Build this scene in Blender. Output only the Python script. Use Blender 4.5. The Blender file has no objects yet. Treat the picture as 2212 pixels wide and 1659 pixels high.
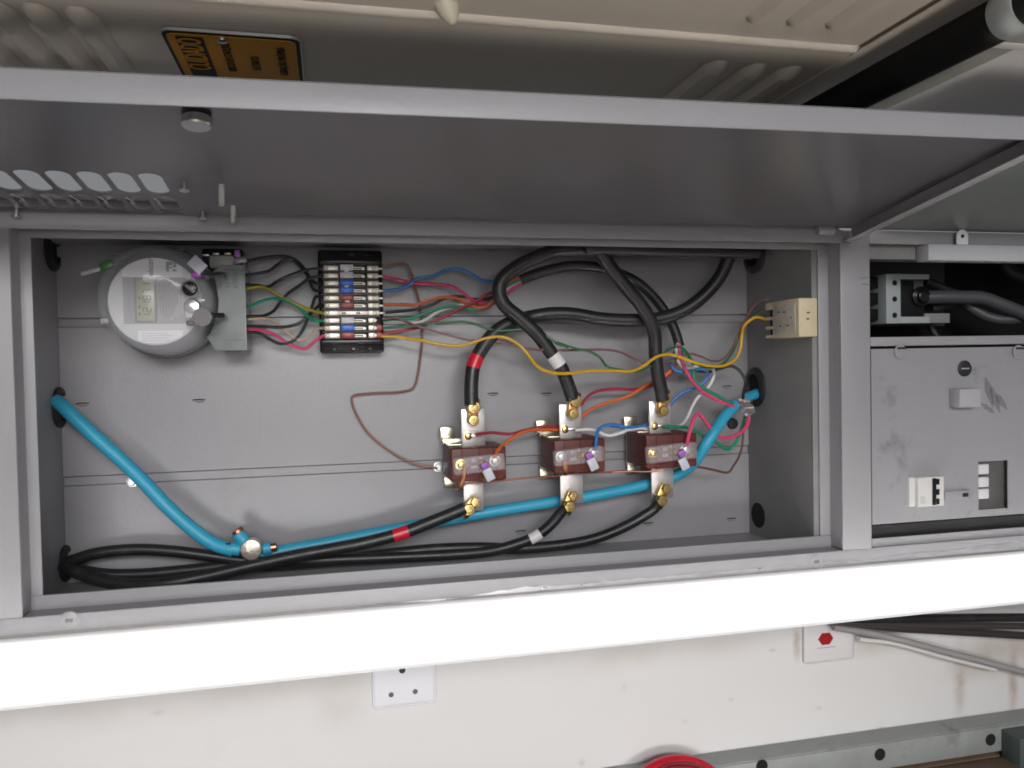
import bpy, bmesh, math, random
from mathutils import Vector, Matrix, noise
random.seed(7)
sc = bpy.context.scene
col = sc.collection

# ------------------------------------------------------------------ camera
W, H, F = 2212.0, 1659.0, 1700.0
RC = Matrix(((0.974369, -0.224119, -0.019388),
             (-0.024617, -0.020564, -0.999485),
             (0.223605, 0.974345, -0.025554)))          # world -> camera (x right, y down, z forward)
CAM = Vector((0.36218, -1.02965, 0.28384))
cd = bpy.data.cameras.new('camera')
cam = bpy.data.objects.new('camera', cd)
col.objects.link(cam)
rot = (Matrix(((1, 0, 0), (0, -1, 0), (0, 0, -1))) @ RC).transposed()
cam.matrix_world = Matrix.Translation(CAM) @ rot.to_4x4()
cd.sensor_width = 36
cd.lens = 36 * F / W
cd.clip_start = 0.02
cd.clip_end = 50
sc.camera = cam

# ------------------------------------------------------------------ world, lamps, exposure
wd = bpy.data.worlds.new('World')
sc.world = wd
wd.use_nodes = True
wd.node_tree.nodes['Background'].inputs[0].default_value = (0.93, 0.96, 1.0, 1)
wd.node_tree.nodes['Background'].inputs[1].default_value = 0.23


def area(name, loc, target, sx, sy, power, color=(1, 1, 1), spread=180):
    l = bpy.data.lights.new(name, 'AREA')
    l.shape = 'RECTANGLE'
    l.size, l.size_y, l.energy, l.color, l.spread = sx, sy, power, color, math.radians(spread)
    o = bpy.data.objects.new(name, l)
    col.objects.link(o)
    o.location = loc
    o.rotation_euler = (Vector(target) - Vector(loc)).to_track_quat('-Z', 'Y').to_euler()
    return o


area('daylight_opening', (0.38, -3.4, 1.20), (0.5, 0.2, 0.22), 2.2, 0.48, 76, (1.0, 0.985, 0.985))
area('room_window', (0.42, -2.1, 0.36), (0.42, 0.2, 0.26), 0.8, 0.5, 6, (1.0, 0.99, 0.985))
area('wall_fill', (0.35, -2.0, -0.30), (0.55, 0.24, -0.36), 2.0, 0.3, 1.9, (1.0, 0.985, 0.975), 34)  # added low fill lamp, brightens the wall below the cabinet
area('panel_uplight', (0.9, -1.4, -0.20), (0.8, -0.33, 0.63), 1.9, 0.3, 0.8, (1.0, 0.95, 0.90), 18)  # added uplight with a narrow cone, brightens the cream panel overhead
area('ledge_beam', (0.65, -1.30, 0.66), (0.65, -0.062, -0.047), 2.6, 0.058, 6.0, (1.0, 0.97, 0.93), 1.6)  # added thin beam in place of sun, overexposes only the white ledge

sc.view_settings.view_transform = 'Standard'
sc.view_settings.look = 'None'
sc.view_settings.exposure = 0
sc.view_settings.gamma = 1
sc.cycles.use_denoising = True
sc.cycles.max_bounces = 8
sc.cycles.transparent_max_bounces = 16
sc.cycles.filter_width = 1.8


# ------------------------------------------------------------------ measuring helpers (photo grid 2212 x 1659)
def ray(x, y):
    return RC.transposed() @ Vector(((x - W / 2) / F, (y - H / 2) / F, 1))


def at(x, y, Y):                       # point of the sight line on a plane parallel to the cabinet front
    d = ray(x, y)
    return CAM + d * ((Y - CAM.y) / d.y)


def atz(x, y, Z):
    d = ray(x, y)
    return CAM + d * ((Z - CAM.z) / d.z)


def atx(x, y, X):
    d = ray(x, y)
    return CAM + d * ((X - CAM.x) / d.x)


CR = {'P': (0, 0, 1), 'C4': (162, 486, .1953), 'C5': (513, 486, .1953), 'C6': (864, 513, .1709), 'C7': (1080, 486, .2441),
      'C8': (1404, 486, .1953), 'D1': (918, 837, .1953), 'D2': (1296, 810, .1953), 'D3': (1780, 486, .1953),
      'D4': (1780, 729, .2929), 'D5': (0, 1053, .3418), 'D6': (702, 1092, .3418), 'D7': (1456, 1092, .3418)}


def px(c, x, y):
    a = CR[c]
    return a[0] + x * a[2], a[1] + y * a[2]


# ------------------------------------------------------------------ materials
def mat(name, color, rough=0.5, metal=0.0, bump=0.0, bscale=200.0, vary=0.0, vscale=6.0, spec=0.5, alpha=1.0, coat=0.0,
        trans=0.0, dirt=None, dscale=9.0, damt=0.0, stretch=None):
    m = bpy.data.materials.new(name)
    m.use_nodes = True
    nt = m.node_tree
    b = nt.nodes['Principled BSDF']
    b.inputs['Base Color'].default_value = (*color, 1)
    b.inputs['Roughness'].default_value = rough
    b.inputs['Metallic'].default_value = metal
    b.inputs['Specular IOR Level'].default_value = spec
    b.inputs['Alpha'].default_value = alpha
    b.inputs['Coat Weight'].default_value = coat
    b.inputs['Transmission Weight'].default_value = trans
    tc = nt.nodes.new('ShaderNodeTexCoord')
    src = tc.outputs['Object']
    if stretch:
        mp = nt.nodes.new('ShaderNodeMapping')
        mp.inputs['Scale'].default_value = stretch
        nt.links.new(src, mp.inputs['Vector'])
        src = mp.outputs['Vector']
    out = None
    if vary:
        n = nt.nodes.new('ShaderNodeTexNoise')
        n.inputs['Scale'].default_value = vscale
        n.inputs['Detail'].default_value = 6
        n.inputs['Roughness'].default_value = 0.65
        nt.links.new(src, n.inputs['Vector'])
        r = nt.nodes.new('ShaderNodeMapRange')
        r.inputs[1].default_value, r.inputs[2].default_value = 0.3, 0.7
        r.inputs[3].default_value, r.inputs[4].default_value = 1 - vary, 1 + vary
        nt.links.new(n.outputs['Fac'], r.inputs[0])
        mx = nt.nodes.new('ShaderNodeVectorMath')
        mx.operation = 'SCALE'
        mx.inputs[0].default_value = color
        nt.links.new(r.outputs[0], mx.inputs['Scale'])
        out = mx.outputs[0]
        rr = nt.nodes.new('ShaderNodeMapRange')
        rr.inputs[1].default_value, rr.inputs[2].default_value = 0.3, 0.7
        rr.inputs[3].default_value, rr.inputs[4].default_value = rough * 0.85, min(1, rough * 1.2)
        nt.links.new(n.outputs['Fac'], rr.inputs[0])
        nt.links.new(rr.outputs[0], b.inputs['Roughness'])
    if dirt:
        n = nt.nodes.new('ShaderNodeTexNoise')
        n.inputs['Scale'].default_value = dscale
        n.inputs['Detail'].default_value = 8
        n.inputs['Roughness'].default_value = 0.7
        nt.links.new(tc.outputs['Object'], n.inputs['Vector'])
        r = nt.nodes.new('ShaderNodeMapRange')
        r.inputs[1].default_value, r.inputs[2].default_value = 0.56, 0.74
        r.inputs[3].default_value, r.inputs[4].default_value = 0, damt
        nt.links.new(n.outputs['Fac'], r.inputs[0])
        mi = nt.nodes.new('ShaderNodeMix')
        mi.data_type = 'RGBA'
        nt.links.new(r.outputs[0], mi.inputs['Factor'])
        if out:
            nt.links.new(out, mi.inputs[6])
        else:
            mi.inputs[6].default_value = (*color, 1)
        mi.inputs[7].default_value = (*dirt, 1)
        out = mi.outputs[2]
    if out:
        nt.links.new(out, b.inputs['Base Color'])
    if bump:
        n = nt.nodes.new('ShaderNodeTexNoise')
        n.inputs['Scale'].default_value = bscale
        n.inputs['Detail'].default_value = 3
        nt.links.new(src, n.inputs['Vector'])
        bp = nt.nodes.new('ShaderNodeBump')
        bp.inputs['Strength'].default_value = bump
        bp.inputs['Distance'].default_value = 0.002
        nt.links.new(n.outputs['Fac'], bp.inputs['Height'])
        nt.links.new(bp.outputs[0], b.inputs['Normal'])
    return m


GREY = mat('hammered_grey_paint', (0.268, 0.260, 0.272), 0.31, 0, 0.09, 250, 0.04, 5, spec=0.6, dirt=(0.19, 0.182, 0.185), dscale=8, damt=0.5)
GREYS = mat('smooth_grey_paint', (0.272, 0.267, 0.279), 0.42, 0, 0.10, 240, 0.04, 4, dirt=(0.2, 0.19, 0.18), dscale=7, damt=0.25)
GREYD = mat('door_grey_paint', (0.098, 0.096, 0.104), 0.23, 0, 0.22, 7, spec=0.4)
RAW = mat('dull_grey_side_paint', (0.20, 0.195, 0.195), 0.55, 0, 0.12, 200, 0.14, 9, dirt=(0.26, 0.25, 0.24), dscale=14, damt=0.5)
PLATE = mat('light_grey_cover_paint', (0.262, 0.258, 0.270), 0.45, 0, 0.05, 200, 0.05, 4, dirt=(0.085, 0.08, 0.08), dscale=12, damt=0.8)
SILVER = mat('bare_scuffed_steel', (0.55, 0.55, 0.58), 0.3, 0.9, 0.5, 60, 0.1, 20)
ZINC = mat('zinc_plated_steel', (0.62, 0.63, 0.62), 0.3, 1.0)
YZINC = mat('yellow_zinc_steel', (0.66, 0.62, 0.48), 0.28, 1.0, 0.1, 90)
BRASS = mat('brass', (0.72, 0.53, 0.22), 0.25, 1.0, 0.1, 200)
BRASSD = mat('dull_brass', (0.55, 0.38, 0.15), 0.35, 1.0, 0.2, 200)
COPPER = mat('copper', (0.62, 0.27, 0.15), 0.35, 1.0, 0.1, 300)
TIN = mat('tinned_bus_bar', (0.54, 0.51, 0.50), 0.38, 0.75, 0.15, 60, 0.06, 25)
BLACKP = mat('black_gloss_plastic', (0.007, 0.007, 0.008), 0.24, 0, 0.05, 120, spec=0.35)
BLACKR = mat('black_rubber', (0.014, 0.013, 0.015), 0.55, 0, 0.1, 150)
CABLE = mat('black_cable_sheath', (0.015, 0.0145, 0.016), 0.40, 0, 0.08, 200, 0.25, 30, dirt=(0.055, 0.052, 0.05), dscale=24, damt=0.5)
DARK = mat('dark_hole', (0.004, 0.004, 0.005), 0.9)
CLIP = mat('nickel_clip', (0.70, 0.64, 0.55), 0.42, 0.7, 0.05, 200)
WHITEP = mat('white_plastic', (0.72, 0.71, 0.72), 0.35)
WHITEC = mat('socket_white', (0.74, 0.74, 0.78), 0.28)
CREAMP = mat('aged_cream_plastic', (0.56, 0.475, 0.325), 0.45, 0, 0.05, 120, 0.08, 30)
BROWN = mat('brown_resin', (0.092, 0.020, 0.015), 0.42, 0, 0.08, 90, 0.10, 20, spec=0.3)
CLEAR = mat('clear_cover', (0.86, 0.82, 0.86), 0.10, alpha=0.16, spec=0.5)
GLASS = mat('meter_dome', (0.74, 0.76, 0.80), 0.06, alpha=0.15, spec=0.8)
FROST = mat('frosted_plastic', (0.42, 0.44, 0.46), 0.25, 0, 0.05, 90, alpha=0.8)
SEALW = mat('seal_tag_plastic', (0.55, 0.57, 0.64), 0.25, alpha=0.85)
PURPLE = mat('purple_seal', (0.27, 0.08, 0.36), 0.4)
GREEN_T = mat('green_seal_plastic', (0.05, 0.22, 0.04), 0.3)
BLUEL = mat('blue_lever', (0.03, 0.12, 0.55), 0.35)
REDL = mat('red_lever', (0.25, 0.025, 0.025), 0.35)
WHITEL = mat('white_lever', (0.60, 0.59, 0.62), 0.35)
REDT = mat('red_tape', (0.52, 0.012, 0.03), 0.3)
WHT = mat('white_tape', (0.74, 0.71, 0.70), 0.45)
CREAM = mat('cream_sheet_paint', (0.60, 0.54, 0.465), 0.42, 0, 0.05, 60, 0.04, 4, dirt=(0.45, 0.40, 0.33), dscale=7, damt=0.3)
CREAM2 = mat('pale_grey_sheet_paint', (0.74, 0.72, 0.71), 0.45, 0, 0.05, 60, 0.06, 5)
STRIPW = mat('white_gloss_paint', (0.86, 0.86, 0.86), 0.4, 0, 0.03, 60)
YELLOW = mat('sign_yellow', (0.62, 0.27, 0.004), 0.55, spec=0.25)
SIGNK = mat('sign_black', (0.010, 0.009, 0.008), 0.6, spec=0.2)
PRINT = mat('dark_print', (0.05, 0.05, 0.055), 0.5)
PRINTG = mat('grey_print', (0.30, 0.30, 0.31), 0.5)
PRINTW = mat('white_print', (0.7, 0.7, 0.7), 0.5)
DIAL = mat('dial_white', (0.74, 0.73, 0.75), 0.4)
DIALG = mat('dial_grey', (0.33, 0.32, 0.325), 0.4)
LCD = mat('lcd_glass', (0.43, 0.44, 0.33), 0.22)
RAILM = mat('grey_green_steel', (0.285, 0.30, 0.29), 0.5, 0.2, 0.08, 80, 0.12, 14, dirt=(0.10, 0.07, 0.05), dscale=16, damt=0.6)
WOOD = mat('brown_floor', (0.16, 0.105, 0.065), 0.7, 0, 0.15, 40, 0.25, 12)
REDC = mat('red_cable_sheath', (0.45, 0.01, 0.025), 0.35, 0, 0.15, 60, 0.15, 60)
PIPE = mat('grey_pvc', (0.30, 0.29, 0.29), 0.4, 0, 0.05, 60, 0.08, 20)
BLUE_N = mat('blue_neutral_sheath', (0.033, 0.33, 0.50), 0.45, 0, 0.08, 120, 0.08, 20, dirt=(0.09, 0.26, 0.34), dscale=22, damt=0.55)
WC = {}
for n_, c_ in dict(black=(0.014, 0.014, 0.016), green=(0.01, 0.24, 0.12), darkgreen=(0.02, 0.10, 0.035), yellow=(0.52, 0.30, 0.01), beige=(0.48, 0.36, 0.24),
                   pink=(0.58, 0.055, 0.15), blue=(0.035, 0.17, 0.46), orange=(0.58, 0.12, 0.025), white=(0.66, 0.63, 0.61),
                   red=(0.30, 0.014, 0.035), mauve=(0.16, 0.07, 0.075), brown=(0.22, 0.085, 0.055), olive=(0.38, 0.30, 0.02)).items():
    WC[n_] = mat('wire_%s_pvc' % n_, c_, 0.4, 0, 0.05, 300, 0.08, 40)


def wall_paint():
    m = mat('stained_white_wall_paint', (0.64, 0.63, 0.625), 0.5, 0, 0.05, 35, 0.02, 3, dirt=(0.52, 0.49, 0.46), dscale=5, damt=0.15)
    nt = m.node_tree
    b = nt.nodes['Principled BSDF']
    prev = b.inputs['Base Color'].links[0].from_socket
    tc = nt.nodes.new('ShaderNodeTexCoord')
    sep = nt.nodes.new('ShaderNodeSeparateXYZ')
    nt.links.new(tc.outputs['Object'], sep.inputs[0])

    def stain(x, wx, z, wz, amt, c, scale, prev):
        fs = []
        for axis, ctr, wid in ((0, x, wx), (2, z, wz)):
            s = nt.nodes.new('ShaderNodeMath'); s.operation = 'SUBTRACT'; s.inputs[1].default_value = ctr
            nt.links.new(sep.outputs[axis], s.inputs[0])
            a = nt.nodes.new('ShaderNodeMath'); a.operation = 'ABSOLUTE'
            nt.links.new(s.outputs[0], a.inputs[0])
            r = nt.nodes.new('ShaderNodeMapRange'); r.interpolation_type = 'SMOOTHSTEP'
            r.inputs[1].default_value, r.inputs[2].default_value, r.inputs[3].default_value, r.inputs[4].default_value = 0, wid, 1, 0
            nt.links.new(a.outputs[0], r.inputs[0])
            fs.append(r.outputs[0])
        n = nt.nodes.new('ShaderNodeTexNoise'); n.inputs['Scale'].default_value = scale; n.inputs['Detail'].default_value = 6
        nt.links.new(tc.outputs['Object'], n.inputs['Vector'])
        q = nt.nodes.new('ShaderNodeMapRange'); q.inputs[1].default_value, q.inputs[2].default_value = 0.35, 0.65
        q.inputs[3].default_value, q.inputs[4].default_value = 0.3, 1.0
        nt.links.new(n.outputs['Fac'], q.inputs[0])
        p = nt.nodes.new('ShaderNodeMath'); p.operation = 'MULTIPLY'
        nt.links.new(fs[0], p.inputs[0]); nt.links.new(fs[1], p.inputs[1])
        p2 = nt.nodes.new('ShaderNodeMath'); p2.operation = 'MULTIPLY'
        nt.links.new(p.outputs[0], p2.inputs[0]); nt.links.new(q.outputs[0], p2.inputs[1])
        p3 = nt.nodes.new('ShaderNodeMath'); p3.operation = 'MULTIPLY'; p3.inputs[1].default_value = amt
        nt.links.new(p2.outputs[0], p3.inputs[0])
        mi = nt.nodes.new('ShaderNodeMix'); mi.data_type = 'RGBA'
        nt.links.new(p3.outputs[0], mi.inputs['Factor']); nt.links.new(prev, mi.inputs[6])
        mi.inputs[7].default_value = (*c, 1)
        return mi.outputs[2]
    rust = (0.28, 0.15, 0.06)
    brn = (0.33, 0.25, 0.16)
    for px_, py_, wx, wz, amt, c, s in ((2075, 1470, .022, .10, .6, rust, 30), (2190, 1470, .018, .10, .65, rust, 30), (2120, 1430, .10, .05, .7, brn, 14),
                                        (1723, 1380, .012, .055, .9, rust, 40), (1890, 1385, .10, .04, .6, brn, 12), (2180, 1400, .14, .05, .5, brn, 12),
                                        (1400, 1410, .35, .04, .3, brn, 8), (300, 1520, .5, .05, .3, brn, 8), (740, 1500, .06, .08, .35, brn, 12)):
        p = at(px_, py_, 0.24)
        prev = stain(p.x, wx, p.z, wz, amt, c, s, prev)
    for px_, py_, wx, wz in ((1350, 1485, .009, .012), (1670, 1405, .012, .006), (1770, 1530, .01, .006), (1257, 1648, .01, .01), (1480, 1560, .012, .006),
                             (850, 1410, .014, .007), (1580, 1512, .009, .007), (340, 1540, .015, .006), (1905, 1575, .01, .006)):
        p = at(px_, py_, 0.24)
        prev = stain(p.x, wx, p.z, wz, 0.4, (0.25, 0.23, 0.22), 60, prev)
    nt.links.new(prev, b.inputs['Base Color'])
    return m


WALL = wall_paint()


# ------------------------------------------------------------------ mesh helpers
def newbm():
    return bmesh.new()


def box(bm, x0, x1, y0, y1, z0, z1, bev=0.0, seg=2):
    t = bmesh.new()
    bmesh.ops.create_cube(t, size=1)
    bmesh.ops.scale(t, vec=(abs(x1 - x0), abs(y1 - y0), abs(z1 - z0)), verts=t.verts)
    bmesh.ops.translate(t, vec=((x0 + x1) / 2, (y0 + y1) / 2, (z0 + z1) / 2), verts=t.verts)
    if bev:
        bmesh.ops.bevel(t, geom=t.edges[:], offset=bev, segments=seg, profile=0.5, affect='EDGES')
    merge(bm, t)


def merge(bm, t, M=None):
    if M is not None:
        bmesh.ops.transform(t, matrix=M, verts=t.verts)
    me = bpy.data.meshes.new('tmp')
    t.to_mesh(me)
    t.free()
    bm.from_mesh(me)
    bpy.data.meshes.remove(me)


def obox(bm, ctr, ax, ay, az, sx, sy, sz, bev=0.0):    # box along three given unit axes
    t = bmesh.new()
    box(t, -sx / 2, sx / 2, -sy / 2, sy / 2, -sz / 2, sz / 2, bev)
    M = Matrix((ax, ay, az)).transposed().to_4x4()
    M.translation = ctr
    merge(bm, t, M)


def basis(axis, up=Vector((0, 0, 1))):
    a = Vector(axis).normalized()
    if abs(a.dot(up)) > 0.95:
        up = Vector((1, 0, 0))
    s = up.cross(a).normalized()
    return s, a, a.cross(s).normalized()


def lathe(bm, ctr, axis, prof, seg=32, sx=1.0):         # prof: (radius, distance along axis)
    s, a, u = basis(axis)
    rings = []
    for r, h in prof:
        rings.append([bm.verts.new(Vector(ctr) + a * h + (s * math.cos(2 * math.pi * k / seg) * sx + u * math.sin(2 * math.pi * k / seg)) * max(r, 1e-5)) for k in range(seg)])
    for A, B in zip(rings, rings[1:]):
        for k in range(seg):
            bm.faces.new((A[k], A[(k + 1) % seg], B[(k + 1) % seg], B[k]))
    bm.faces.new(rings[0][::-1])
    bm.faces.new(rings[-1])


def cyl(bm, ctr, axis, r, h, seg=20, bev=0.0):
    if bev:
        lathe(bm, ctr, axis, [(r - bev, 0), (r, bev), (r, h - bev), (r - bev, h)], seg)
    else:
        lathe(bm, ctr, axis, [(r, 0), (r, h)], seg)


def smooth_path(pts, n=8):
    P = [pts[0] + (pts[0] - pts[1])] + list(pts) + [pts[-1] + (pts[-1] - pts[-2])]
    out = []
    for i in range(1, len(P) - 2):
        p0, p1, p2, p3 = P[i - 1], P[i], P[i + 1], P[i + 2]
        d1 = max((p1 - p0).length, 1e-6) ** .5
        d2 = max((p2 - p1).length, 1e-6) ** .5
        d3 = max((p3 - p2).length, 1e-6) ** .5
        m1 = (p1 - p0) / d1 - (p2 - p0) / (d1 + d2) + (p2 - p1) / d2
        m2 = (p2 - p1) / d2 - (p3 - p1) / (d2 + d3) + (p3 - p2) / d3
        m1, m2 = m1 * d2, m2 * d2
        for k in range(n):
            t = k / n
            out.append(p1 * (2 * t ** 3 - 3 * t ** 2 + 1) + m1 * (t ** 3 - 2 * t ** 2 + t) + p2 * (-2 * t ** 3 + 3 * t ** 2) + m2 * (t ** 3 - t ** 2))
    out.append(P[-2].copy())
    return out


def sweep(bm, path, r, seg=12):
    n = len(path)
    T = [(path[min(i + 1, n - 1)] - path[max(i - 1, 0)]).normalized() for i in range(n)]
    u = T[0].orthogonal().normalized()
    rings = []
    for i in range(n):
        u = (u - T[i] * u.dot(T[i]))
        u = u.normalized() if u.length > 1e-6 else T[i].orthogonal().normalized()
        v = T[i].cross(u)
        rr = r(i / (n - 1)) if callable(r) else r
        rings.append([bm.verts.new(path[i] + (u * math.cos(2 * math.pi * k / seg) + v * math.sin(2 * math.pi * k / seg)) * rr) for k in range(seg)])
    for A, B in zip(rings, rings[1:]):
        for k in range(seg):
            bm.faces.new((A[k], A[(k + 1) % seg], B[(k + 1) % seg], B[k]))
    bm.faces.new(rings[0][::-1])
    bm.faces.new(rings[-1])


def prism(bm, pts, n, t):                                # flat polygon of points pushed along n by t
    A = [bm.verts.new(p) for p in pts]
    B = [bm.verts.new(Vector(p) + Vector(n) * t) for p in pts]
    bm.faces.new(A)
    bm.faces.new(B[::-1])
    for k in range(len(A)):
        bm.faces.new((A[k], B[k], B[(k + 1) % len(A)], A[(k + 1) % len(A)]))


def wloc(o):
    v = Vector((0, 0, 0))
    while o is not None:
        v += Vector(o.location)
        o = o.parent
    return v


def tag(o, label=None, cat=None, group=None, kind=None):
    for k, v in (('label', label), ('category', cat), ('group', group), ('kind', kind)):
        if v:
            o[k] = v
    return o


def put(name, bm, m, parent=None, smooth=True, org=None):
    """link the mesh (drawn in world coordinates) as one object, keeping it in place under its parent"""
    if org is None and parent is None:
        org = sum((v.co for v in bm.verts), Vector()) / max(1, len(bm.verts))
    base = wloc(parent) if parent is not None else Vector()
    off = (Vector(org) - base) if org is not None else Vector()
    bmesh.ops.translate(bm, vec=-(base + off), verts=bm.verts)
    bmesh.ops.recalc_face_normals(bm, faces=bm.faces[:])
    me = bpy.data.meshes.new(name)
    bm.to_mesh(me)
    bm.free()
    me.materials.append(m)
    if smooth:
        for p in me.polygons:
            p.use_smooth = True
        try:
            me.set_sharp_from_angle(angle=math.radians(35))
        except Exception:
            pass
    o = bpy.data.objects.new(name, me)
    o.location = off
    o.parent = parent
    col.objects.link(o)
    return o


def empty(name, loc, label, cat, group=None):
    o = bpy.data.objects.new(name, None)
    o.empty_display_size = 0.02
    o.location = loc
    col.objects.link(o)
    return tag(o, label, cat, group)


def text(name, s, loc, ax, ay, size, m, parent, depth=0.0002, sx=1.0, align='CENTER'):
    c = bpy.data.curves.new(name, 'FONT')
    c.body = s
    c.size = size
    c.extrude = depth
    c.align_x = align
    c.align_y = 'CENTER'
    c.materials.append(m)
    o = bpy.data.objects.new(name, c)
    ax, ay = Vector(ax), Vector(ay)
    M = Matrix((ax * sx, ay, ax.cross(ay))).transposed().to_4x4()
    M.translation = Vector(loc) - wloc(parent)
    col.objects.link(o)
    dg = bpy.context.evaluated_depsgraph_get()
    me = bpy.data.meshes.new_from_object(o.evaluated_get(dg))
    bpy.data.objects.remove(o)
    bpy.data.curves.remove(c)
    o = bpy.data.objects.new(name, me)
    me.name = name
    o.parent = parent
    o.matrix_local = M
    col.objects.link(o)
    return o


X, Y, Z = Vector((1, 0, 0)), Vector((0, 1, 0)), Vector((0, 0, 1))

# ================================================================== the wall behind and the floor
bm = newbm()
box(bm, -1.6, 2.6, 0.242, 0.30, -0.56, 0.462)
tag(put('wall', bm, WALL, org=(0, 0, 0)), 'white painted wall with rust stains below the grey cabinet', 'wall', kind='structure')
bm = newbm()
box(bm, -1.6, 2.6, -2.6, 0.24, -0.60, -0.56)
tag(put('floor', bm, WOOD, org=(0, 0, 0)), 'brown ground under the grey rail', 'floor', kind='structure')

# ================================================================== the metering enclosure
D = 0.224
XL, XR, ZB, ZT = -0.020, 1.075, -0.022, 0.475
enc = empty('metering_enclosure', (0.55, D, 0), 'long grey hammered-paint metering cabinet standing open with its wiring exposed', 'cabinet')

# back panel: three sheets with two recessed channels between them
bm = newbm()
for z0, z1 in ((ZB, 0.1185), (0.1325, 0.349), (0.3625, ZT)):
    box(bm, XL, XR, D, D + 0.006, z0, z1, 0.0006, 1)
for z0, z1 in ((0.1185, 0.1325), (0.349, 0.3625)):
    box(bm, XL, XR, D + 0.0042, D + 0.006, z0 + .0006, z1 - .0014)
put('back_panel', bm, GREY, enc)
# raised lances punched into the back panel
for x_, y_ in ((170, 518), (415, 527), (750, 535), (1060, 543), (1345, 543), (178, 875), (430, 867), (1065, 853), (1180, 853), (1570, 837), (1125, 1150), (1400, 1133), (1580, 1123)):
    p = at(x_, y_, D)
    bm = newbm()
    vs = []
    for k in range(9):
        a = math.pi * k / 8
        vs.append([bm.verts.new(p + X * (-0.0095 * math.cos(a) * (1 - .8 * (j / 4) ** 2)) + Z * (0.0022 - 0.0042 * j / 4) - Y * (0.0038 * math.sin(a) * math.sin(math.pi * min(1, .18 + j / 4 * .82)))) for j in range(5)])
    for k in range(8):
        for j in range(4):
            bm.faces.new((vs[k][j], vs[k + 1][j], vs[k + 1][j + 1], vs[k][j + 1]))
    put('punched_lance', bm, GREY, enc)
    bm = newbm()
    lathe(bm, p + Z * 0.0026 - Y * .0003, Y, [(0.0098, 0), (0.0098, 0.0003)], 20)
    for v in bm.verts:
        v.co.z = p.z + 0.0026 + (v.co.z - p.z - 0.0026) * 0.11
    put('slot', bm, DARK, enc)

for x_, y_ in ((286, 1040), (946, 1008)):
    c = at(x_, y_, D)
    bm = newbm()
    lathe(bm, c, -Y, [(.0085, -.001), (.0085, .0015), (.0062, .0016), (.0062, .006), (.005, .007)], 6)
    put('bolt', bm, ZINC, enc)
bm = newbm()
box(bm, XL - 0.004, XL, 0.034, D + 0.006, ZB, ZT)
put('side_panel', bm, GREYS, enc)
bm = newbm()
box(bm, XR, XR + 0.0110, 0.034, D + 0.006, ZB, ZT)
put('side_panel', bm, RAW, enc)
bm = newbm()
box(bm, XL - .004, XR + .004, 0.034, D + 0.006, ZB - 0.004, ZB - .0002)
put('bottom_panel', bm, GREYS, enc)
bm = newbm()
box(bm, XL - .004, XR + .004, 0.034, D + 0.006, ZT + .0002, ZT + 0.004)
put('top_panel', bm, RAW, enc)

# inner sealing flange all round, 3 cm behind the front face
bm = newbm()
box(bm, -0.03, 0.0125, 0.030, 0.0335, -0.002, 0.46, 0.0012)
box(bm, 1.0835, 1.112, 0.030, 0.0335, -0.002, 0.46, 0.0012)
box(bm, -0.03, 1.112, 0.0285, 0.0338, -0.03, 0.0125, 0.0012)
box(bm, -0.03, 1.112, 0.0303, 0.0338, 0.4475, 0.474, 0.0012)
put('inner_flange', bm, GREYS, enc)
# front frame: stiles and rails with their returns
bm = newbm()
box(bm, -0.34, 0.0, -0.0, 0.004, -0.0243, 0.472, 0.0015)            # stile beside the meter
box(bm, -0.004, -0.0002, 0.0038, 0.030, -0.003, 0.458)
put('front_stile', bm, GREYS, enc)
bm = newbm()
box(bm, 1.1005, 1.1505, -0.0004, 0.004, -0.0241, 0.472, 0.0018)     # divider
box(bm, 1.1007, 1.1045, 0.0038, 0.030, -0.003, 0.458)
box(bm, 1.1465, 1.1503, 0.0038, 0.10, -0.003, 0.458)
put('front_stile', bm, GREYS, enc)
bm = newbm()
box(bm, -0.34, 1.85, -0.0012, 0.004, -0.0250, -0.0042, 0.0015)
box(bm, 0.0, 1.10, 0.0038, 0.0285, -0.0082, -0.0044)
box(bm, -0.34, 1.85, 0.004, 0.24, -0.0250, -0.0235)
put('front_rail', bm, GREYS, enc)
bm = newbm()
box(bm, -0.34, 1.105, -0.0010, 0.004, 0.4532, 0.4725, 0.0012)
box(bm, -0.34, 1.85, 0.004, 0.235, 0.4688, 0.4722)
put('front_rail', bm, GREYS, enc)
# outer returns that close the enclosure from behind
bm = newbm()
box(bm, -0.344, -0.340, 0.002, 0.24, -0.032, 0.472)
box(bm, -0.34, 1.85, 0.2335, 0.2375, -0.029, 0.468)
put('outer_case', bm, GREYS, enc)
bm = newbm()
box(bm, -0.34, 1.10, 0.0006, 0.0030, 0.4728, 0.492, 0.0005)
put('hinge_gap_blocker', bm, RAW, enc)  # added strip, blocks light showing through the hinge gap
# bent tabs of the lower rail
for x_, y_ in ((150, 1340), (1763, 1213)):
    p = at(x_, y_, -0.0012)
    bm = newbm()
    lathe(bm, p + X * 0.0 - Y * 0.0015, Y, [(0.0085, 0), (0.0105, 0.0010), (0.0115, .003)], 24)
    tb = put('rail_boss', bm, GREYS, enc)
    bm = newbm()
    box(bm, p.x - .004, p.x + .004, p.y - .0020, p.y - .0012, p.z - .0022, p.z + .0022, 0.0004)
    put('slot', bm, mat('slot_shadow_paint', (0.1, 0.1, 0.105), 0.6), tb)
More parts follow.
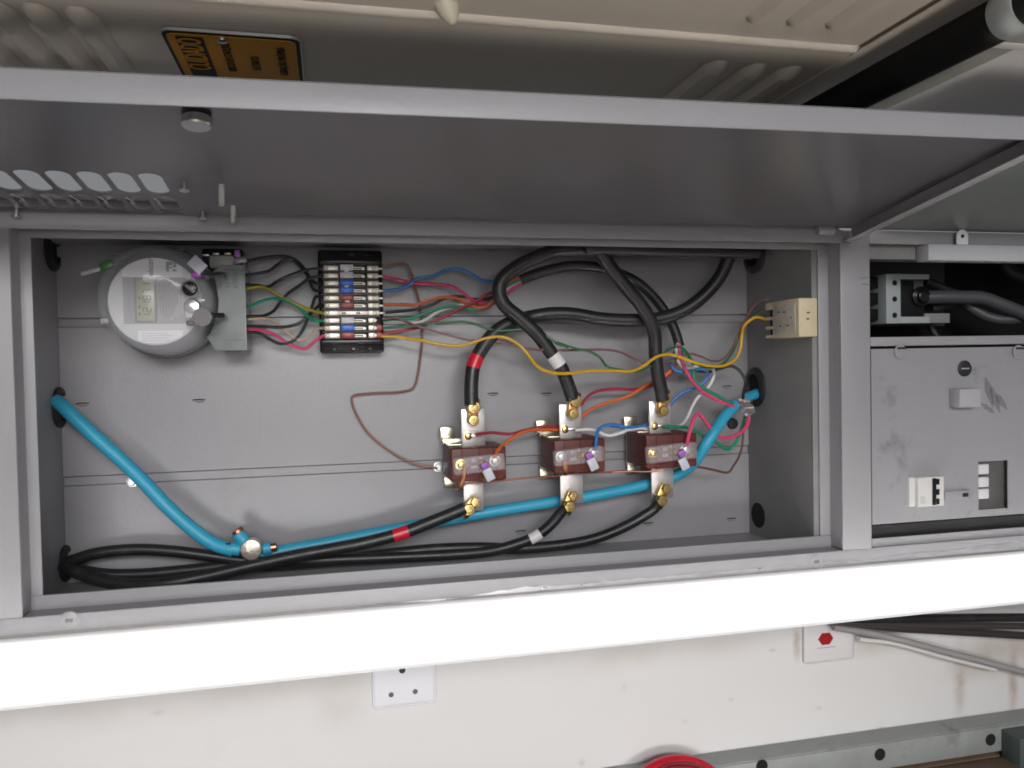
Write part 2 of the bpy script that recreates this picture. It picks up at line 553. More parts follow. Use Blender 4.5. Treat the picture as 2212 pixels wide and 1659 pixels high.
# scuffed bare steel along the lower edge of the rail
bm = newbm()
xs = [0.45 + 0.0125 * i for i in range(112)]
top = [Vector((x, -0.0016, -0.0150 + 0.005 * noise.noise((x * 9, 0, 3)) + 0.0025 * noise.noise((x * 60, 1, 3)) - min(0.0052, max(0, (1.25 - x)) * 0.05) - max(0, .62 - x) * .03 + 0.0)) for x in xs]
bot = [Vector((x, -0.0016, -0.0247)) for x in xs]
A = [bm.verts.new(v) for v in top]
B = [bm.verts.new(v) for v in bot]
for k in range(len(xs) - 1):
    bm.faces.new((A[k], A[k + 1], B[k + 1], B[k]))
put('bare_edge', bm, SILVER, enc)

# ------------------------------------------------------------------ lifted door of the left compartment
DA = math.radians(98.6)
hinge = Vector((0, -0.003, 0.4745))
dt = Vector((0, -math.sin(DA), -math.cos(DA)))            # from hinge towards the free edge
dn = Vector((0, -dt.z, dt.y))                              # towards the inner side of the door
if dn.z > 0:
    dn = -dn
DW = 0.355
DX0, DX1 = -0.05, 1.118


def dpt(x, s, n):
    return Vector((x, 0, 0)) + hinge + dt * s + dn * n


door_o = None
bm = newbm()
sl = []                                                     # louvre slots (x0, x1, s0, s1)
# 14 slot holes: two rows of seven, measured on the door sheet


def on_door(x, y):
    d = ray(x, y)
    t = (hinge - CAM).dot(dn) / d.dot(dn)
    q = CAM + d * t - hinge
    return q.x, q.dot(dt)


cols = [(345, 385), (275, 330), (208, 272), (140, 212), (65, 145), (-12, 70)]
xc = [on_door(x_, 395)[0] for x_ in (335, 272, 210, 146, 82, 18)]
step = sum(xc[i] - xc[i + 1] for i in range(5)) / 5
x_first = xc[0]
s_a0, s_a1 = on_door(320, 414)[1], on_door(320, 366)[1]
s_b0, s_b1 = on_door(320, 455)[1], on_door(320, 420)[1]
hw = step * 0.40
for k in range(8):
    cx = x_first - step * k
    if cx - hw < DX0 + .004:
        continue
    sl.append((cx - hw, cx + hw, s_a0, s_a1))
    sl.append((cx - hw, cx + hw, s_b0, s_b1))


def slot_outline(x0, x1, s0, s1, n=8):
    r = (x1 - x0) / 2
    r = min(r, (s1 - s0) / 2)
    cx = (x0 + x1) / 2
    o = []
    for k in range(n + 1):
        a = math.pi * k / n
        o.append((cx + (x1 - x0) / 2 * math.cos(a), s1 - r + r * math.sin(a)))
    for k in range(n + 1):
        a = math.pi + math.pi * k / n
        o.append((cx + (x1 - x0) / 2 * math.cos(a), s0 + r + r * math.sin(a)))
    return o


def sheet_with_holes(bm, x0, x1, s0, s1, holes, th):
    """flat sheet on the door plane with slot holes, by filling edge loops"""
    for nn in (0.0, -th):
        loops = []
        outer = [(x0, s0), (x1, s0), (x1, s1), (x0, s1)]
        es = []
        for lp in [outer] + [slot_outline(*h) for h in holes]:
            vs = [bm.verts.new(dpt(a, b, nn)) for a, b in lp]
            loops.append(vs)
            for i in range(len(vs)):
                es.append(bm.edges.new((vs[i], vs[(i + 1) % len(vs)])))
        bmesh.ops.triangle_fill(bm, use_beauty=True, use_dissolve=False, edges=es)
        if nn == 0.0:
            first = loops
        else:
            for L0, L1 in zip(first, loops):
                for i in range(len(L0)):
                    j = (i + 1) % len(L0)
                    try:
                        bm.faces.new((L0[i], L0[j], L1[j], L1[i]))
                    except ValueError:
                        pass


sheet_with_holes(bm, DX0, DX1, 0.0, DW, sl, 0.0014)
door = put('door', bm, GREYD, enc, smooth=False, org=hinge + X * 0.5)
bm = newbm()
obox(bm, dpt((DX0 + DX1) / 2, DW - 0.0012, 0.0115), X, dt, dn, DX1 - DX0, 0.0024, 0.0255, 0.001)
put('door_lip', bm, mat('lip_grey_darkened', (0.195, 0.195, 0.206), 0.45, 0, 0.2, 130, 0.04, 6), door)  # same grey paint, darkened to offset the stronger light on this lip
bm = newbm()
obox(bm, dpt(DX1 - 0.0012, DW / 2 - .001, 0.010), X, dt, dn, 0.0024, DW - .004, 0.022, 0.001)
obox(bm, dpt(DX1 - 0.009, DW / 2 - .001, 0.0205), X, dt, dn, 0.016, DW - .004, 0.002, 0.0008)
put('door_lip', bm, GREYS, door)
bm = newbm()
obox(bm, dpt(DX0 + 0.0012, DW / 2 - .001, 0.010), X, dt, dn, 0.0024, DW - .004, 0.022, 0.001)
put('door_lip', bm, GREYS, door)
# hinge lugs where the door meets the frame
for px_ in (1783,):
    c = at(px_, 498 if px_ > 100 else 462, -0.006)
    bm = newbm()
    cyl(bm, c - X * 0.013, X, 0.0065, 0.026, 18, 0.001)
    box(bm, c.x - .011, c.x + .013, c.y - .004, c.y + .004, c.z - .003, c.z + .012, .001)
    hg = put('hinge', bm, GREYS, door)
# latch stud hanging under the free edge
xs_, ss_ = on_door(424, 221)
bm = newbm()
lathe(bm, dpt(xs_, ss_, 0.0), dn, [(0.0125, 0.0005), (0.0125, 0.003), (0.008, 0.0035), (0.008, 0.005)], 24)
lt = put('latch', bm, BLACKR, door)
bm = newbm()
lathe(bm, dpt(xs_, ss_, 0.0), dn, [(0.0118, 0.0052), (0.0128, 0.006), (0.0128, 0.0125), (0.0115, 0.014)], 28)
put('latch_cap', bm, ZINC, lt)
# threaded studs and small screws welded to the door
for (x_, y_, L, r_) in ((478, 393, 0.024, 0.0030), (503, 443, 0.022, 0.0030)):
    a, s_ = on_door(x_, y_)
    bm = newbm()
    prof = [(r_, 0.0)]
    k = 0
    h = 0.002
    while h < L - 0.001:
        prof += [(r_ * 0.72, h), (r_ * 1.1, h + 0.0011)]
        h += 0.0022
    prof += [(r_ * 0.8, L)]
    lathe(bm, dpt(a, s_, 0.0), dn, prof, 16)
    put('threaded_stud', bm, ZINC, door)
for (x_, y_) in ((398, 388), (438, 456), (36, 452)):
    a, s_ = on_door(x_, y_)
    bm = newbm()
    lathe(bm, dpt(a, s_, 0.0), dn, [(0.0025, 0), (0.0025, 0.007), (0.0052, 0.0071), (0.0052, 0.0095), (0.003, 0.0105)], 16)
    put('screw', bm, ZINC, door)
# hoods behind the lower louvres, shaped to keep light out of their slots
for (x0, x1, s0, s1) in sl:
    if abs(s1 - s_b1) < 1e-6:
        bm = newbm()
        t_ = 0.0015
        vs = []
        for i in range(5):
            f = -.06 if i < 2 else -.06 + 1.08 * (i - 1) / 3
            ln = -0.0016 if i == 0 else -0.0125 + .0095 * (i - 1) / 3
            vs.append([bm.verts.new(dpt(x0 - .002, s0 - .002 + (s1 - s0 + .003) * f, ln)), bm.verts.new(dpt(x1 + .002, s0 - .002 + (s1 - s0 + .003) * f, ln))])
        for i in range(4):
            bm.faces.new((vs[i][0], vs[i][1], vs[i + 1][1], vs[i + 1][0]))
        put('vent_hood', bm, GREYS, door)

# the sheet is slightly twisted: its free edge sags towards the vents
for o_ in [door] + list(door.children_recursive):
    w_ = wloc(o_)
    for v in o_.data.vertices:
        q = v.co + w_
        v.co.z -= 0.0125 * (DX1 - q.x) / DX1 * max(0.0, -q.y) / 0.35

# ------------------------------------------------------------------ right-hand compartment of the same enclosure
bm = newbm()
obox(bm, dpt(1.53, DW / 2, 0.004) + Z * 0.004 + Y * 0.004, X, dt, dn, 0.74, DW, 0.0016, 0.0004)
door2 = put('door', bm, mat('grey_green_door_paint', (0.10, 0.112, 0.106), 0.35, 0, 0.05, 160, 0.1, 6), enc, smooth=False)
tag(door2, 'grey-green door')
# upper rail of the compartment, recessed strip and lifted bar with an eye tab
a, b_ = at(1877, 528, 0.0), at(2212, 512, 0.0)
bm = newbm()
box(bm, 1.1508, 1.85, 0.0, 0.0035, at(2000, 527, 0.0).z - .001, 0.4728, 0.001)
put('front_rail', bm, GREYS, enc)
z_ = at(1940, 561, 0.02).z
bm = newbm()
box(bm, 1.1508, 1.85, 0.016, 0.02, z_, at(1940, 527, .02).z + .006, 0.001)
box(bm, 1.1508, 1.85, 0.02, 0.05, z_, z_ + .003, 0.0005)
put('recessed_rail', bm, RAW, enc)
p0, p1 = at(2006, 527, -0.012), at(2006, 562, -0.012)
bm = newbm()
box(bm, p0.x, 1.85, -0.012, 0.014, p1.z, p0.z, 0.0012)
lb = put('lifted_bar', bm, mat('pale_grey_bar_paint', (0.40, 0.40, 0.42), 0.45, 0, 0.05, 150), enc)
t0, t1 = at(2067, 522, -0.010), at(2091, 496, -0.010)
cx = (t0.x + t1.x) / 2
hw_ = (t1.x - t0.x) / 2
bm = newbm()
ring = []
for k in range(13):
    a_ = math.pi * k / 12
    ring.append(Vector((cx + hw_ * math.cos(a_), -0.010, t1.z - hw_ + hw_ * math.sin(a_))))
ring = [Vector((cx + hw_, -0.010, t0.z - .004))] + ring + [Vector((cx - hw_, -0.010, t0.z - .004))]
prism(bm, ring, Y, 0.002)
tb = put('eye_tab', bm, WHITEP, lb)
bm = newbm()
cyl(bm, Vector((cx, -0.0106, t1.z - hw_)), Y, 0.0028, 0.003, 16)
put('hole', bm, DARK, tb)

# compartment back: near-black paint stands in for the deep opening's shade
zt_, zb_ = z_, at(1950, 727, 0.0).z
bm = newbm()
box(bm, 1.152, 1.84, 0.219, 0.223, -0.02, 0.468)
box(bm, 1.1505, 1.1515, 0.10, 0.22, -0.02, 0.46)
put('back_panel', bm, mat('backplate_shade_black', (0.008, 0.0075, 0.0075), 0.8, 0, 0.1, 100, spec=0.1), enc)
# mid rail
z1_, z2_ = at(1950, 727.5, 0.0).z, at(1950, 747, 0.0).z
bm = newbm()
box(bm, 1.1508, 1.85, 0.0, 0.03, z2_, z1_, 0.001)
put('mid_rail', bm, GREYS, enc)
# screwed-on cover plate with its openings
cz1, cz0 = at(1950, 753, 0.004).z, at(1885, 1133, 0.004).z
pb0, pb1 = at(1966, 1096, 0.002), at(2036, 1028, 0.002)      # breaker opening
pd0, pd1 = at(2114, 1102, 0.002), at(2177, 994, 0.002)      # tag window
bm = newbm()
xsg = sorted([1.153, pb0.x, pb1.x, pd0.x, pd1.x, 1.84])
zsg = sorted([cz0, pb0.z, pb1.z, pd0.z, pd1.z, cz1])
for i in range(5):
    for j in range(5):
        mx_, mz_ = (xsg[i] + xsg[i + 1]) / 2, (zsg[j] + zsg[j + 1]) / 2
        if pb0.x < mx_ < pb1.x and pb0.z < mz_ < pb1.z or pd0.x < mx_ < pd1.x and pd0.z < mz_ < pd1.z:
            continue
        v = [bm.verts.new((a_, y_, c_)) for y_ in (0.002, 0.0035) for a_, c_ in ((xsg[i], zsg[j]), (xsg[i + 1], zsg[j]), (xsg[i + 1], zsg[j + 1]), (xsg[i], zsg[j + 1]))]
        for q in ((0, 1, 2, 3), (4, 7, 6, 5), (0, 4, 5, 1), (1, 5, 6, 2), (2, 6, 7, 3), (3, 7, 4, 0)):
            bm.faces.new([v[n] for n in q])
bmesh.ops.remove_doubles(bm, verts=bm.verts, dist=1e-6)
cover = put('cover_panel', bm, PLATE, enc, smooth=False)
# knob hole with a slotted lock core
p = at(2083, 796, 0.002)
bm = newbm()
lathe(bm, p, -Y, [(0.0125, -0.001), (0.0125, 0.0012), (0.0115, 0.0018)], 28)
lk = put('lock', bm, BLACKR, cover)
bm = newbm()
box(bm, p.x - .007, p.x + .007, p.y - .0026, p.y - .0016, p.z - .0009, p.z + .0009)
put('key_slot', bm, PRINTG, lk)
# square hasp block
p, q_ = at(2074, 881, -0.02), at(2119, 839, -0.02)
bm = newbm()
box(bm, p.x, q_.x, -0.020, 0.0015, p.z, q_.z, 0.002)
put('hasp_block', bm, mat('hasp_grey', (0.36, 0.355, 0.37), 0.45), cover)
# hand-shaped smudge beside the hasp
bm = newbm()
SMG = mat('smudged_paint', (0.16, 0.157, 0.165), 0.5, alpha=0.33)
for u0, v0, u1, v1, w_ in ((2128, 815, 2146, 880, .0065), (2140, 835, 2160, 892, .006), (2150, 850, 2176, 886, .0055), (2120, 872, 2150, 893, .004)):
    a, b_ = at(u0, v0, 0.0016), at(u1, v1, 0.0016)
    d_ = (b_ - a).normalized()
    n_ = Vector((-d_.z, 0, d_.x))
    L_ = []
    for k in range(12):
        f = k / 11
        L_.append((f, w_ * math.sin(math.pi * (f * .9 + .08)) * (1 + .5 * noise.noise((u0, f * 5, 1)))))
    pts = [a + (b_ - a) * f + n_ * h for f, h in L_] + [a + (b_ - a) * f - n_ * h * (1 + .4 * noise.noise((v0, f * 6, 4))) for f, h in L_[::-1]]
    q0 = u0 * 1e-7
    bm.faces.new([bm.verts.new(q - Y * (u0 - 2115) * 1e-5) for q in pts])
put('smudge', bm, SMG, cover)
# bent tabs along the top edge of the cover
for x_ in (1945, 2200):
    p = at(x_, 760, 0.0)
    bm = newbm()
    lathe(bm, p, -Y, [(0.011, 0.0), (0.0105, 0.0008), (0.009, 0.0011)], 20)
    put('bent_tab', bm, PLATE, cover)
    bm = newbm()
    box(bm, p.x - .006, p.x + .010, -.0016, -.0011, p.z + .004, p.z + .007, .0003)
    put('slot', bm, DARK, cover)
# latch strip between breaker and window
p, q_ = at(2040, 1082, 0.0), at(2095, 1058, 0.0)
bm = newbm()
box(bm, p.x, q_.x, -0.001, 0.0018, p.z, q_.z, 0.0006)
ls = put('latch_strip', bm, PLATE, cover)
bm = newbm()
box(bm, q_.x - .014, q_.x - .004, -0.0016, -0.0008, (p.z + q_.z) / 2 - .003, (p.z + q_.z) / 2 + .003, 0.0006)
put('slot', bm, DARK, ls)
# lower dark gap and bottom lips of the compartment
g0 = at(1888, 1164, 0.0).z
bm = newbm()
box(bm, 1.1508, 1.85, 0.0, 0.004, -0.0041, g0, 0.0008)
box(bm, 1.1508, 1.85, -0.006, 0.0, -0.0042, at(1950, 1178, -.006).z, 0.0012)
put('bottom_lip', bm, GREYS, enc)
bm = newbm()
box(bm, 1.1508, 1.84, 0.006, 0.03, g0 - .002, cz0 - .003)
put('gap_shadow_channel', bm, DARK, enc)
# short weld scar on the divider
bm = newbm()
p = at(1862, 600, -0.001)
box(bm, p.x - .012, p.x + .010, -.0016, -.0004, p.z - .001, p.z + .0005, 0.0004)
box(bm, p.x - .006, p.x + .012, -.0016, -.0004, p.z - .010, p.z - .0088, 0.0004)
put('weld_scar', bm, SILVER, enc)

# ================================================================== right compartment contents
# breaker with pale frame
br = empty('main_breaker', at(1960, 645, 0.12), 'black breaker in a pale slotted frame inside the dark opening', 'breaker')
y_ = 0.10
p, q_ = at(1915, 699, y_), at(2008, 592, y_)
bm = newbm()
w1 = at(1946, 640, y_).x
zz1, zz0 = at(1960, 603, y_).z, at(1960, 684, y_).z
box(bm, p.x, w1, y_, y_ + .05, p.z, q_.z, 0.001)
box(bm, w1 - .001, q_.x, y_ + .0002, y_ + .05, zz1, q_.z - .0002, 0.001)
box(bm, w1 - .001, q_.x, y_ + .0002, y_ + .05, p.z + .0002, zz0, 0.001)
fr = put('frame', bm, mat('breaker_pale_plastic', (0.33, 0.355, 0.36), 0.4), br)
bm = newbm()
box(bm, q_.x - .002, at(2060, 690, y_).x, y_ + .008, y_ + .05, p.z + .0006, at(2040, 676, y_).z, 0.001)
put('frame_foot', bm, mat('breaker_foot_grey', (0.2, 0.2, 0.21), 0.45), br)
for yy in (611, 646, 681):
    bm = newbm()
    cyl(bm, at(1933, yy, y_ - .0006), Y, 0.0045, 0.002, 16)
    put('hole', bm, DARK, fr)
bm = newbm()
box(bm, w1 + .0004, q_.x - .0004, y_ + .012, y_ + .06, zz0 + .0004, zz1 - .0004, 0.001)
body = put('body', bm, mat('breaker_black', (0.007, 0.007, 0.008), 0.5, spec=0.2), br)
bm = newbm()
c = at(1987, 641, y_ + .012)
lathe(bm, c, -Y, [(0.017, 0), (0.017, 0.004), (0.011, 0.006), (0.011, 0.012), (0.009, .013)], 28)
put('knob', bm, BLACKP, body)
bm = newbm()
p = at(1974, 606, y_ + .011)
box(bm, p.x, p.x + .018, p.y, p.y + .001, p.z - .022, p.z)
put('rating_label', bm, mat('label_dark_grey', (0.06, 0.06, 0.066), 0.5), body)
bm = newbm()
for yy in (610, 645, 680):
    p = at(1897, yy, y_ + .02)
    box(bm, 1.152, p.x + .004, p.y, p.y + .03, p.z - .010, p.z + .010, 0.002)
put('terminal_shroud', bm, BLACKP, br)
bm = newbm()
p, q_ = at(1888, 705, .15), at(2040, 566, .15)
box(bm, 1.152, q_.x, .15, .153, p.z, q_.z)
put('mounting_plate', bm, mat('mounting_plate_grey', (0.022, 0.021, 0.021), 0.5), br)


def cable_path(c, pts, y0, y1=None, ys=None):
    n = len(pts)
    out = []
    for i, (x_, yv) in enumerate(pts):
        yy = ys[i] if ys else (y0 if y1 is None else y0 + (y1 - y0) * i / (n - 1))
        u, v = px(c, x_, yv)
        out.append(at(u, v, yy))
    return out


SHEATH = mat('dark_grey_sheath', (0.055, 0.055, 0.06), 0.45, 0, 0.05, 200)
bm = newbm()
sweep(bm, smooth_path(cable_path('D3', [(1125, 800), (1300, 795), (1520, 800), (1750, 810), (1950, 880), (2212, 985), (2400, 1080)], .11, .07)), 0.0115, 14)
tag(put('breaker_cable', bm, SHEATH), 'thick dark grey cable leaving the breaker knob and drooping to the frame edge', 'cable', 'cables inside the dark opening')
bm = newbm()
sweep(bm, smooth_path(cable_path('D3', [(1180, 815), (1500, 830), (1650, 930), (1800, 1010), (1950, 1045), (2130, 1035), (2300, 990)], .13, .08)), 0.009, 14)
tag(put('breaker_cable', bm, SHEATH), 'dark grey cable sagging in a low loop under the breaker cable', 'cable', 'cables inside the dark opening')
bm = newbm()
sweep(bm, smooth_path(cable_path('D3', [(1120, 620), (1250, 670), (1400, 740), (1560, 790)], .125, .12)), 0.0075, 12)
tag(put('breaker_cable', bm, BLACKR), 'black cable curving down from the top corner of the breaker', 'cable', 'cables inside the dark opening')
bm = newbm()
sweep(bm, smooth_path(cable_path('D3', [(1180, 920), (1300, 890), (1450, 850)], .13, .125)), 0.0085, 12)
tag(put('breaker_cable', bm, BLACKR), 'short black cable stub below the breaker knob', 'cable', 'cables inside the dark opening')
bm = newbm()
sweep(bm, smooth_path(cable_path('D3', [(1160, 1080), (1190, 1150), (1240, 1230), (1280, 1300)], .16, .15)), 0.006, 12)
tag(put('breaker_cable', bm, BLACKR), 'thin black cable running down behind the mid rail from the breaker foot', 'cable', 'cables inside the dark opening')
bm = newbm()
sweep(bm, smooth_path(cable_path('D3', [(1980, 430), (2060, 520), (2140, 560), (2260, 600)], .13, .12)), 0.013, 12)
tag(put('breaker_cable', bm, BLACKR), 'black cable in the upper corner of the dark opening under the lifted bar', 'cable', 'cables inside the dark opening')

# DIN breaker showing through the cover
mb = empty('miniature_breaker', at(2000, 1062, 0.0), 'white miniature breaker with black toggles set in the grey cover', 'breaker')
p, q_ = at(1967, 1096, -0.004), at(2035, 1028, -0.004)
bm = newbm()
box(bm, p.x, p.x + .010, -0.002, 0.03, p.z, q_.z, 0.0008)
box(bm, p.x + .010, q_.x, -0.008, 0.03, p.z, q_.z, 0.001)
put('body', bm, mat('breaker_white', (0.60, 0.59, 0.57), 0.4), mb)
bm = newbm()
xk = p.x + (q_.x - p.x) * 0.62
box(bm, xk, xk + .0065, -0.0098, -0.0075, p.z + .002, q_.z - .002, 0.0006)
put('toggle_bar', bm, BLACKP, mb)
for f in (.16, .48, .83):
    zc = p.z + (q_.z - p.z) * f
    bm = newbm()
    box(bm, xk + .0066, xk + .0125, -0.0092, -0.0078, zc - .0045, zc + .0045, 0.0004)
    put('toggle', bm, BLACKP, mb)
bm = newbm()
for k in range(4):
    zc = p.z + .006 + k * .0030
    box(bm, p.x + .014, p.x + .014 + (.011, .008, .010, .007)[k], -0.0085, -0.0079, zc, zc + .0008)
put('printed_rating', bm, PRINTG, mb)
# dark window with white tags
tw = empty('tag_window', at(2145, 1050, 0.01), 'dark window with three white tags in the grey cover', 'window insert')
p, q_ = at(2112, 1104, 0.012), at(2180, 992, 0.012)
bm = newbm()
box(bm, p.x, q_.x, 0.012, 0.016, p.z, q_.z)
put('window_back', bm, mat('dark_grey_window', (0.085, 0.083, 0.08), 0.3, 0, 0.05, 60, 0.2, 30), tw)
for yy in (1013, 1041, 1066):
    c = at(2122, yy, 0.004)
    bm = newbm()
    box(bm, c.x - .010, c.x + .009, 0.0, 0.009, c.z - .0078, c.z + .0078, 0.0015)
    put('white_tag', bm, WHITEL, tw)

# ================================================================== meter
MC = at(349, 651, 0.15)
met = empty('electricity_meter', (MC.x, D, MC.z), 'round electricity meter with clear dome and small display inside the grey cabinet', 'meter')
bm = newbm()
lathe(bm, (MC.x, D, MC.z), -Y, [(0.070, 0), (0.0775, 0.004), (0.0785, 0.028), (0.0775, 0.034), (0.0765, 0.036)], 64)
put('base', bm, mat('meter_base_plastic', (0.12, 0.12, 0.13), 0.3), met)
bm = newbm()
lathe(bm, (MC.x, D, MC.z), -Y, [(0.0764, 0.0362), (0.0764, 0.047), (0.0735, 0.0475), (0.0735, 0.05)], 64)
put('locking_ring', bm, FROST, met)
yd = 0.105
DC = at(335, 651, yd)
dial_r = 0.0575


def disc_part(name, x0, x1, z0, z1, m, y, th=0.0006, R=dial_r, n=40):
    """part of a disc between x0..x1 and z0..z1 (metres from the dial centre)"""
    pts = []
    for k in range(n):
        a = 2 * math.pi * k / n
        pts.append((max(x0, min(x1, R * math.cos(a))), max(z0, min(z1, R * math.sin(a)))))
    o = []
    for q in pts:
        if not o or (abs(o[-1][0] - q[0]) + abs(o[-1][1] - q[1])) > 1e-5:
            o.append(q)
    bm = newbm()
    prism(bm, [Vector((DC.x + a, y, DC.z + c)) for a, c in o], Y, th)
    return put(name, bm, m, met, smooth=False)


bm = newbm()
lathe(bm, (DC.x, 0.185, DC.z), -Y, [(0.0715, 0.0), (0.0705, 0.03), (0.0655, 0.055), (0.0585, 0.074), (0.0585, 0.0785)], 56)
put('inner_housing', bm, mat('inner_housing_grey', (0.60, 0.60, 0.62), 0.3), met)
cm = .0001206
disc_part('dial_plate', -.0575, .0575, -.0575, .0575, mat('dial_silver', (0.56, 0.56, 0.575), 0.4), yd)
plate = disc_part('dial_label', -.040, .036, .0325, .06, DIAL, yd - .0008)
mid = disc_part('dial_label', -.0392, .0398, -.0300, .0315, DIALG, yd - .0010)
low = disc_part('dial_label', -.022, .034, -.056, -.039, DIAL, yd - .0012)
bm = newbm()
box(bm, DC.x - .0245, DC.x + .0018, yd - .0035, yd - .001, DC.z - .0278, DC.z + .0300, 0.0008)
lf = put('display_frame', bm, mat('display_bezel', (0.30, 0.30, 0.29), 0.4), met)
bm = newbm()
box(bm, DC.x - .0222, DC.x - .0004, yd - .0040, yd - .0034, DC.z - .0262, DC.z + .0284, 0.0002)
lcd = put('display', bm, LCD, lf)
# seven-segment digits, read from the bottom of the picture upwards
SEG = {'1': 'bc', '2': 'abged', '8': 'abcdefg', '7': 'abc', '0': 'abcdef', '4': 'fgbc'}
bm = newbm()
z0 = DC.z - .0225
for ch in '121871':
    hgt, wid, t_ = 0.0095, 0.0052, 0.0008
    segs = {'a': (0, 1), 'g': (0, .5), 'd': (0, 0), 'f': (1, 0, .5), 'e': (1, 0, 0), 'b': (1, 1, .5), 'c': (1, 1, 0)}
    for s_ in SEG[ch]:
        v = segs[s_]
        xb = DC.x - .0045                                   # digit baseline; digit 'up' points to -x
        if v[0] == 0:
            u0 = xb - v[1] * hgt
            box(bm, u0 - t_ / 2, u0 + t_ / 2, yd - .0043, yd - .0040, z0 + t_ * .6, z0 + wid - t_ * .6)
        else:
            zc = z0 + v[1] * wid
            box(bm, xb - (v[2] + .5) * hgt + t_ * .7, xb - v[2] * hgt - t_ * .7, yd - .0043, yd - .0040, zc - t_ / 2, zc + t_ / 2)
    z0 += 0.0081
for zc in (DC.z - .019, DC.z - .010, DC.z + .002):
    box(bm, DC.x - .0192, DC.x - .0180, yd - .0043, yd - .0040, zc, zc + .004)
put('digits', bm, mat('lcd_segment', (0.07, 0.08, 0.06), 0.5), lcd)
text('lettering', 'elster', (DC.x - .004, yd - .0013, DC.z + .0455), Z, -X, .0105, PRINT, plate, 0.0001)
bm = newbm()
for a_, b0, w_, h_ in ((.015, .040, .013, .013),):
    for (u0, u1, v0, v1) in ((0, .3, 0, 1), (.3, .62, .62, 1), (.35, .62, .30, .5), (.62, 1, 0, .22), (.7, 1, .4, 1)):
        box(bm, DC.x + a_ + u0 * w_, DC.x + a_ + u1 * w_, yd - .0011, yd - .0008, DC.z + b0 + v0 * h_, DC.z + b0 + v1 * h_)
put('printed_mark', bm, mat('light_grey_print', (0.30, 0.30, 0.31), 0.5), plate)
bm = newbm()
random.seed(3)
for k in range(8):                                       # rows of fine print on the dial
    xk = DC.x + .006 + k * .0036
    a0 = DC.z + .026 - random.random() * .004
    for j in range(5):
        ln = .004 + random.random() * .006
        if a0 - ln < DC.z - .027:
            break
        box(bm, xk, xk + .0011, yd - .0013, yd - .0010, a0 - ln, a0)
        a0 -= ln + .002
for k in range(5):
    zk = DC.z + .024 - k * .0115
    box(bm, DC.x - .0372, DC.x - .0264, yd - .0013, yd - .0010, zk - .0002, zk + .0002)
box(bm, DC.x - .0318, DC.x - .0314, yd - .0013, yd - .0010, DC.z - .027, DC.z + .028)
put('fine_print', bm, mat('faint_print', (0.27, 0.26, 0.27), 0.5), mid)
bm = newbm()
for k in range(4):
    zk = DC.z - .0425 - k * .0032
    box(bm, DC.x - .018, DC.x + .004 + random.random() * .018, yd - .0015, yd - .0012, zk - .0007, zk)
put('fine_print', bm, mat('pale_print', (0.46, 0.45, 0.47), 0.5), low)
# dome
bm = newbm()
lathe(bm, (MC.x, D, MC.z), -Y, [(0.0755, 0.0505), (0.0742, 0.07), (0.0725, 0.105), (0.0705, 0.122), (0.0665, 0.131), (0.061, 0.135), (0.03, 0.1365), (0.001, 0.137)], 72)
put('dome', bm, GLASS, met)
# reset knob, push button and seals on the dome
yf = 0.087


def c4(x_, y_, yy):
    u, v = px('C4', x_, y_)
    return at(u, v, yy)


c = c4(1275, 705, yf)
bm = newbm()
lathe(bm, c, -Y, [(0.0125, -0.002), (0.0125, 0.002), (0.0105, 0.0035), (0.0095, .001)], 32)
kn = put('reset_knob', bm, mat('knob_ring_plastic', (0.3, 0.3, 0.31), 0.3), met)
bm = newbm()
lathe(bm, c, -Y, [(0.0094, 0.0011), (0.0092, 0.003), (0.008, .0036)], 28)
put('knob_core', bm, BLACKP, kn)
bm = newbm()
obox(bm, c - Y * .0042, Vector((.75, 0, -.66)), Y, Vector((.66, 0, .75)), .0155, .0022, .0042, .0006)
put('knob_bar', bm, mat('knob_bar_grey', (0.14, 0.135, 0.13), 0.35), kn)
bm = newbm()
c = c4(1402, 832, yf + .004)
obox(bm, c, X, Y, Z, .0085, .003, .0034, .0012)
put('indicator_lens', bm, mat('lens_white', (0.8, 0.8, 0.82), 0.15), met)
bm = newbm()
c = c4(1300, 905, yf + .002)
lathe(bm, c, -Y, [(0.011, -.003), (0.0112, 0.001), (0.0085, 0.005), (0.003, .0062)], 32)
put('push_button', bm, mat('button_chrome', (0.72, 0.72, 0.74), 0.16, 0.7), met)
bm = newbm()
c = c4(1290, 985, yf + .001)
obox(bm, c, X, Y, Z, .016, .004, .012, .0018)
put('button_housing', bm, mat('button_housing_grey', (0.55, 0.55, 0.56), 0.25), met)
bm = newbm()
c = c4(1410, 1020, yf - .004)
lathe(bm, c, -Y, [(0.0125, 0), (0.0132, 0.002), (0.0128, 0.004)], 8)
obox(bm, c4(1275, 1085, yf - .003), X, Y, Z, .010, .004, .0065, .002)
sl_ = put('lead_seal', bm, mat('dull_seal_grey', (0.115, 0.10, 0.10), 0.45), met)
bm = newbm()
sweep(bm, smooth_path([c4(1500, 990, yf), c4(1560, 1000, yf + .02), c4(1640, 1000, yf + .03)]), .0035, 10)
put('seal_wire', bm, BLACKR, sl_)
bm = newbm()
for z_e, a0_ in ((1, .35), (1, .9), (-1, .8)):
    pass
lathe(bm, (MC.x, D - .044, MC.z), -Y, [(0.0775, 0), (0.0785, .002), (0.0785, .007), (0.0775, .009)], 64)
put('rim_band', bm, mat('rim_dark_translucent', (0.22, 0.22, 0.24), 0.15, alpha=.5), met)
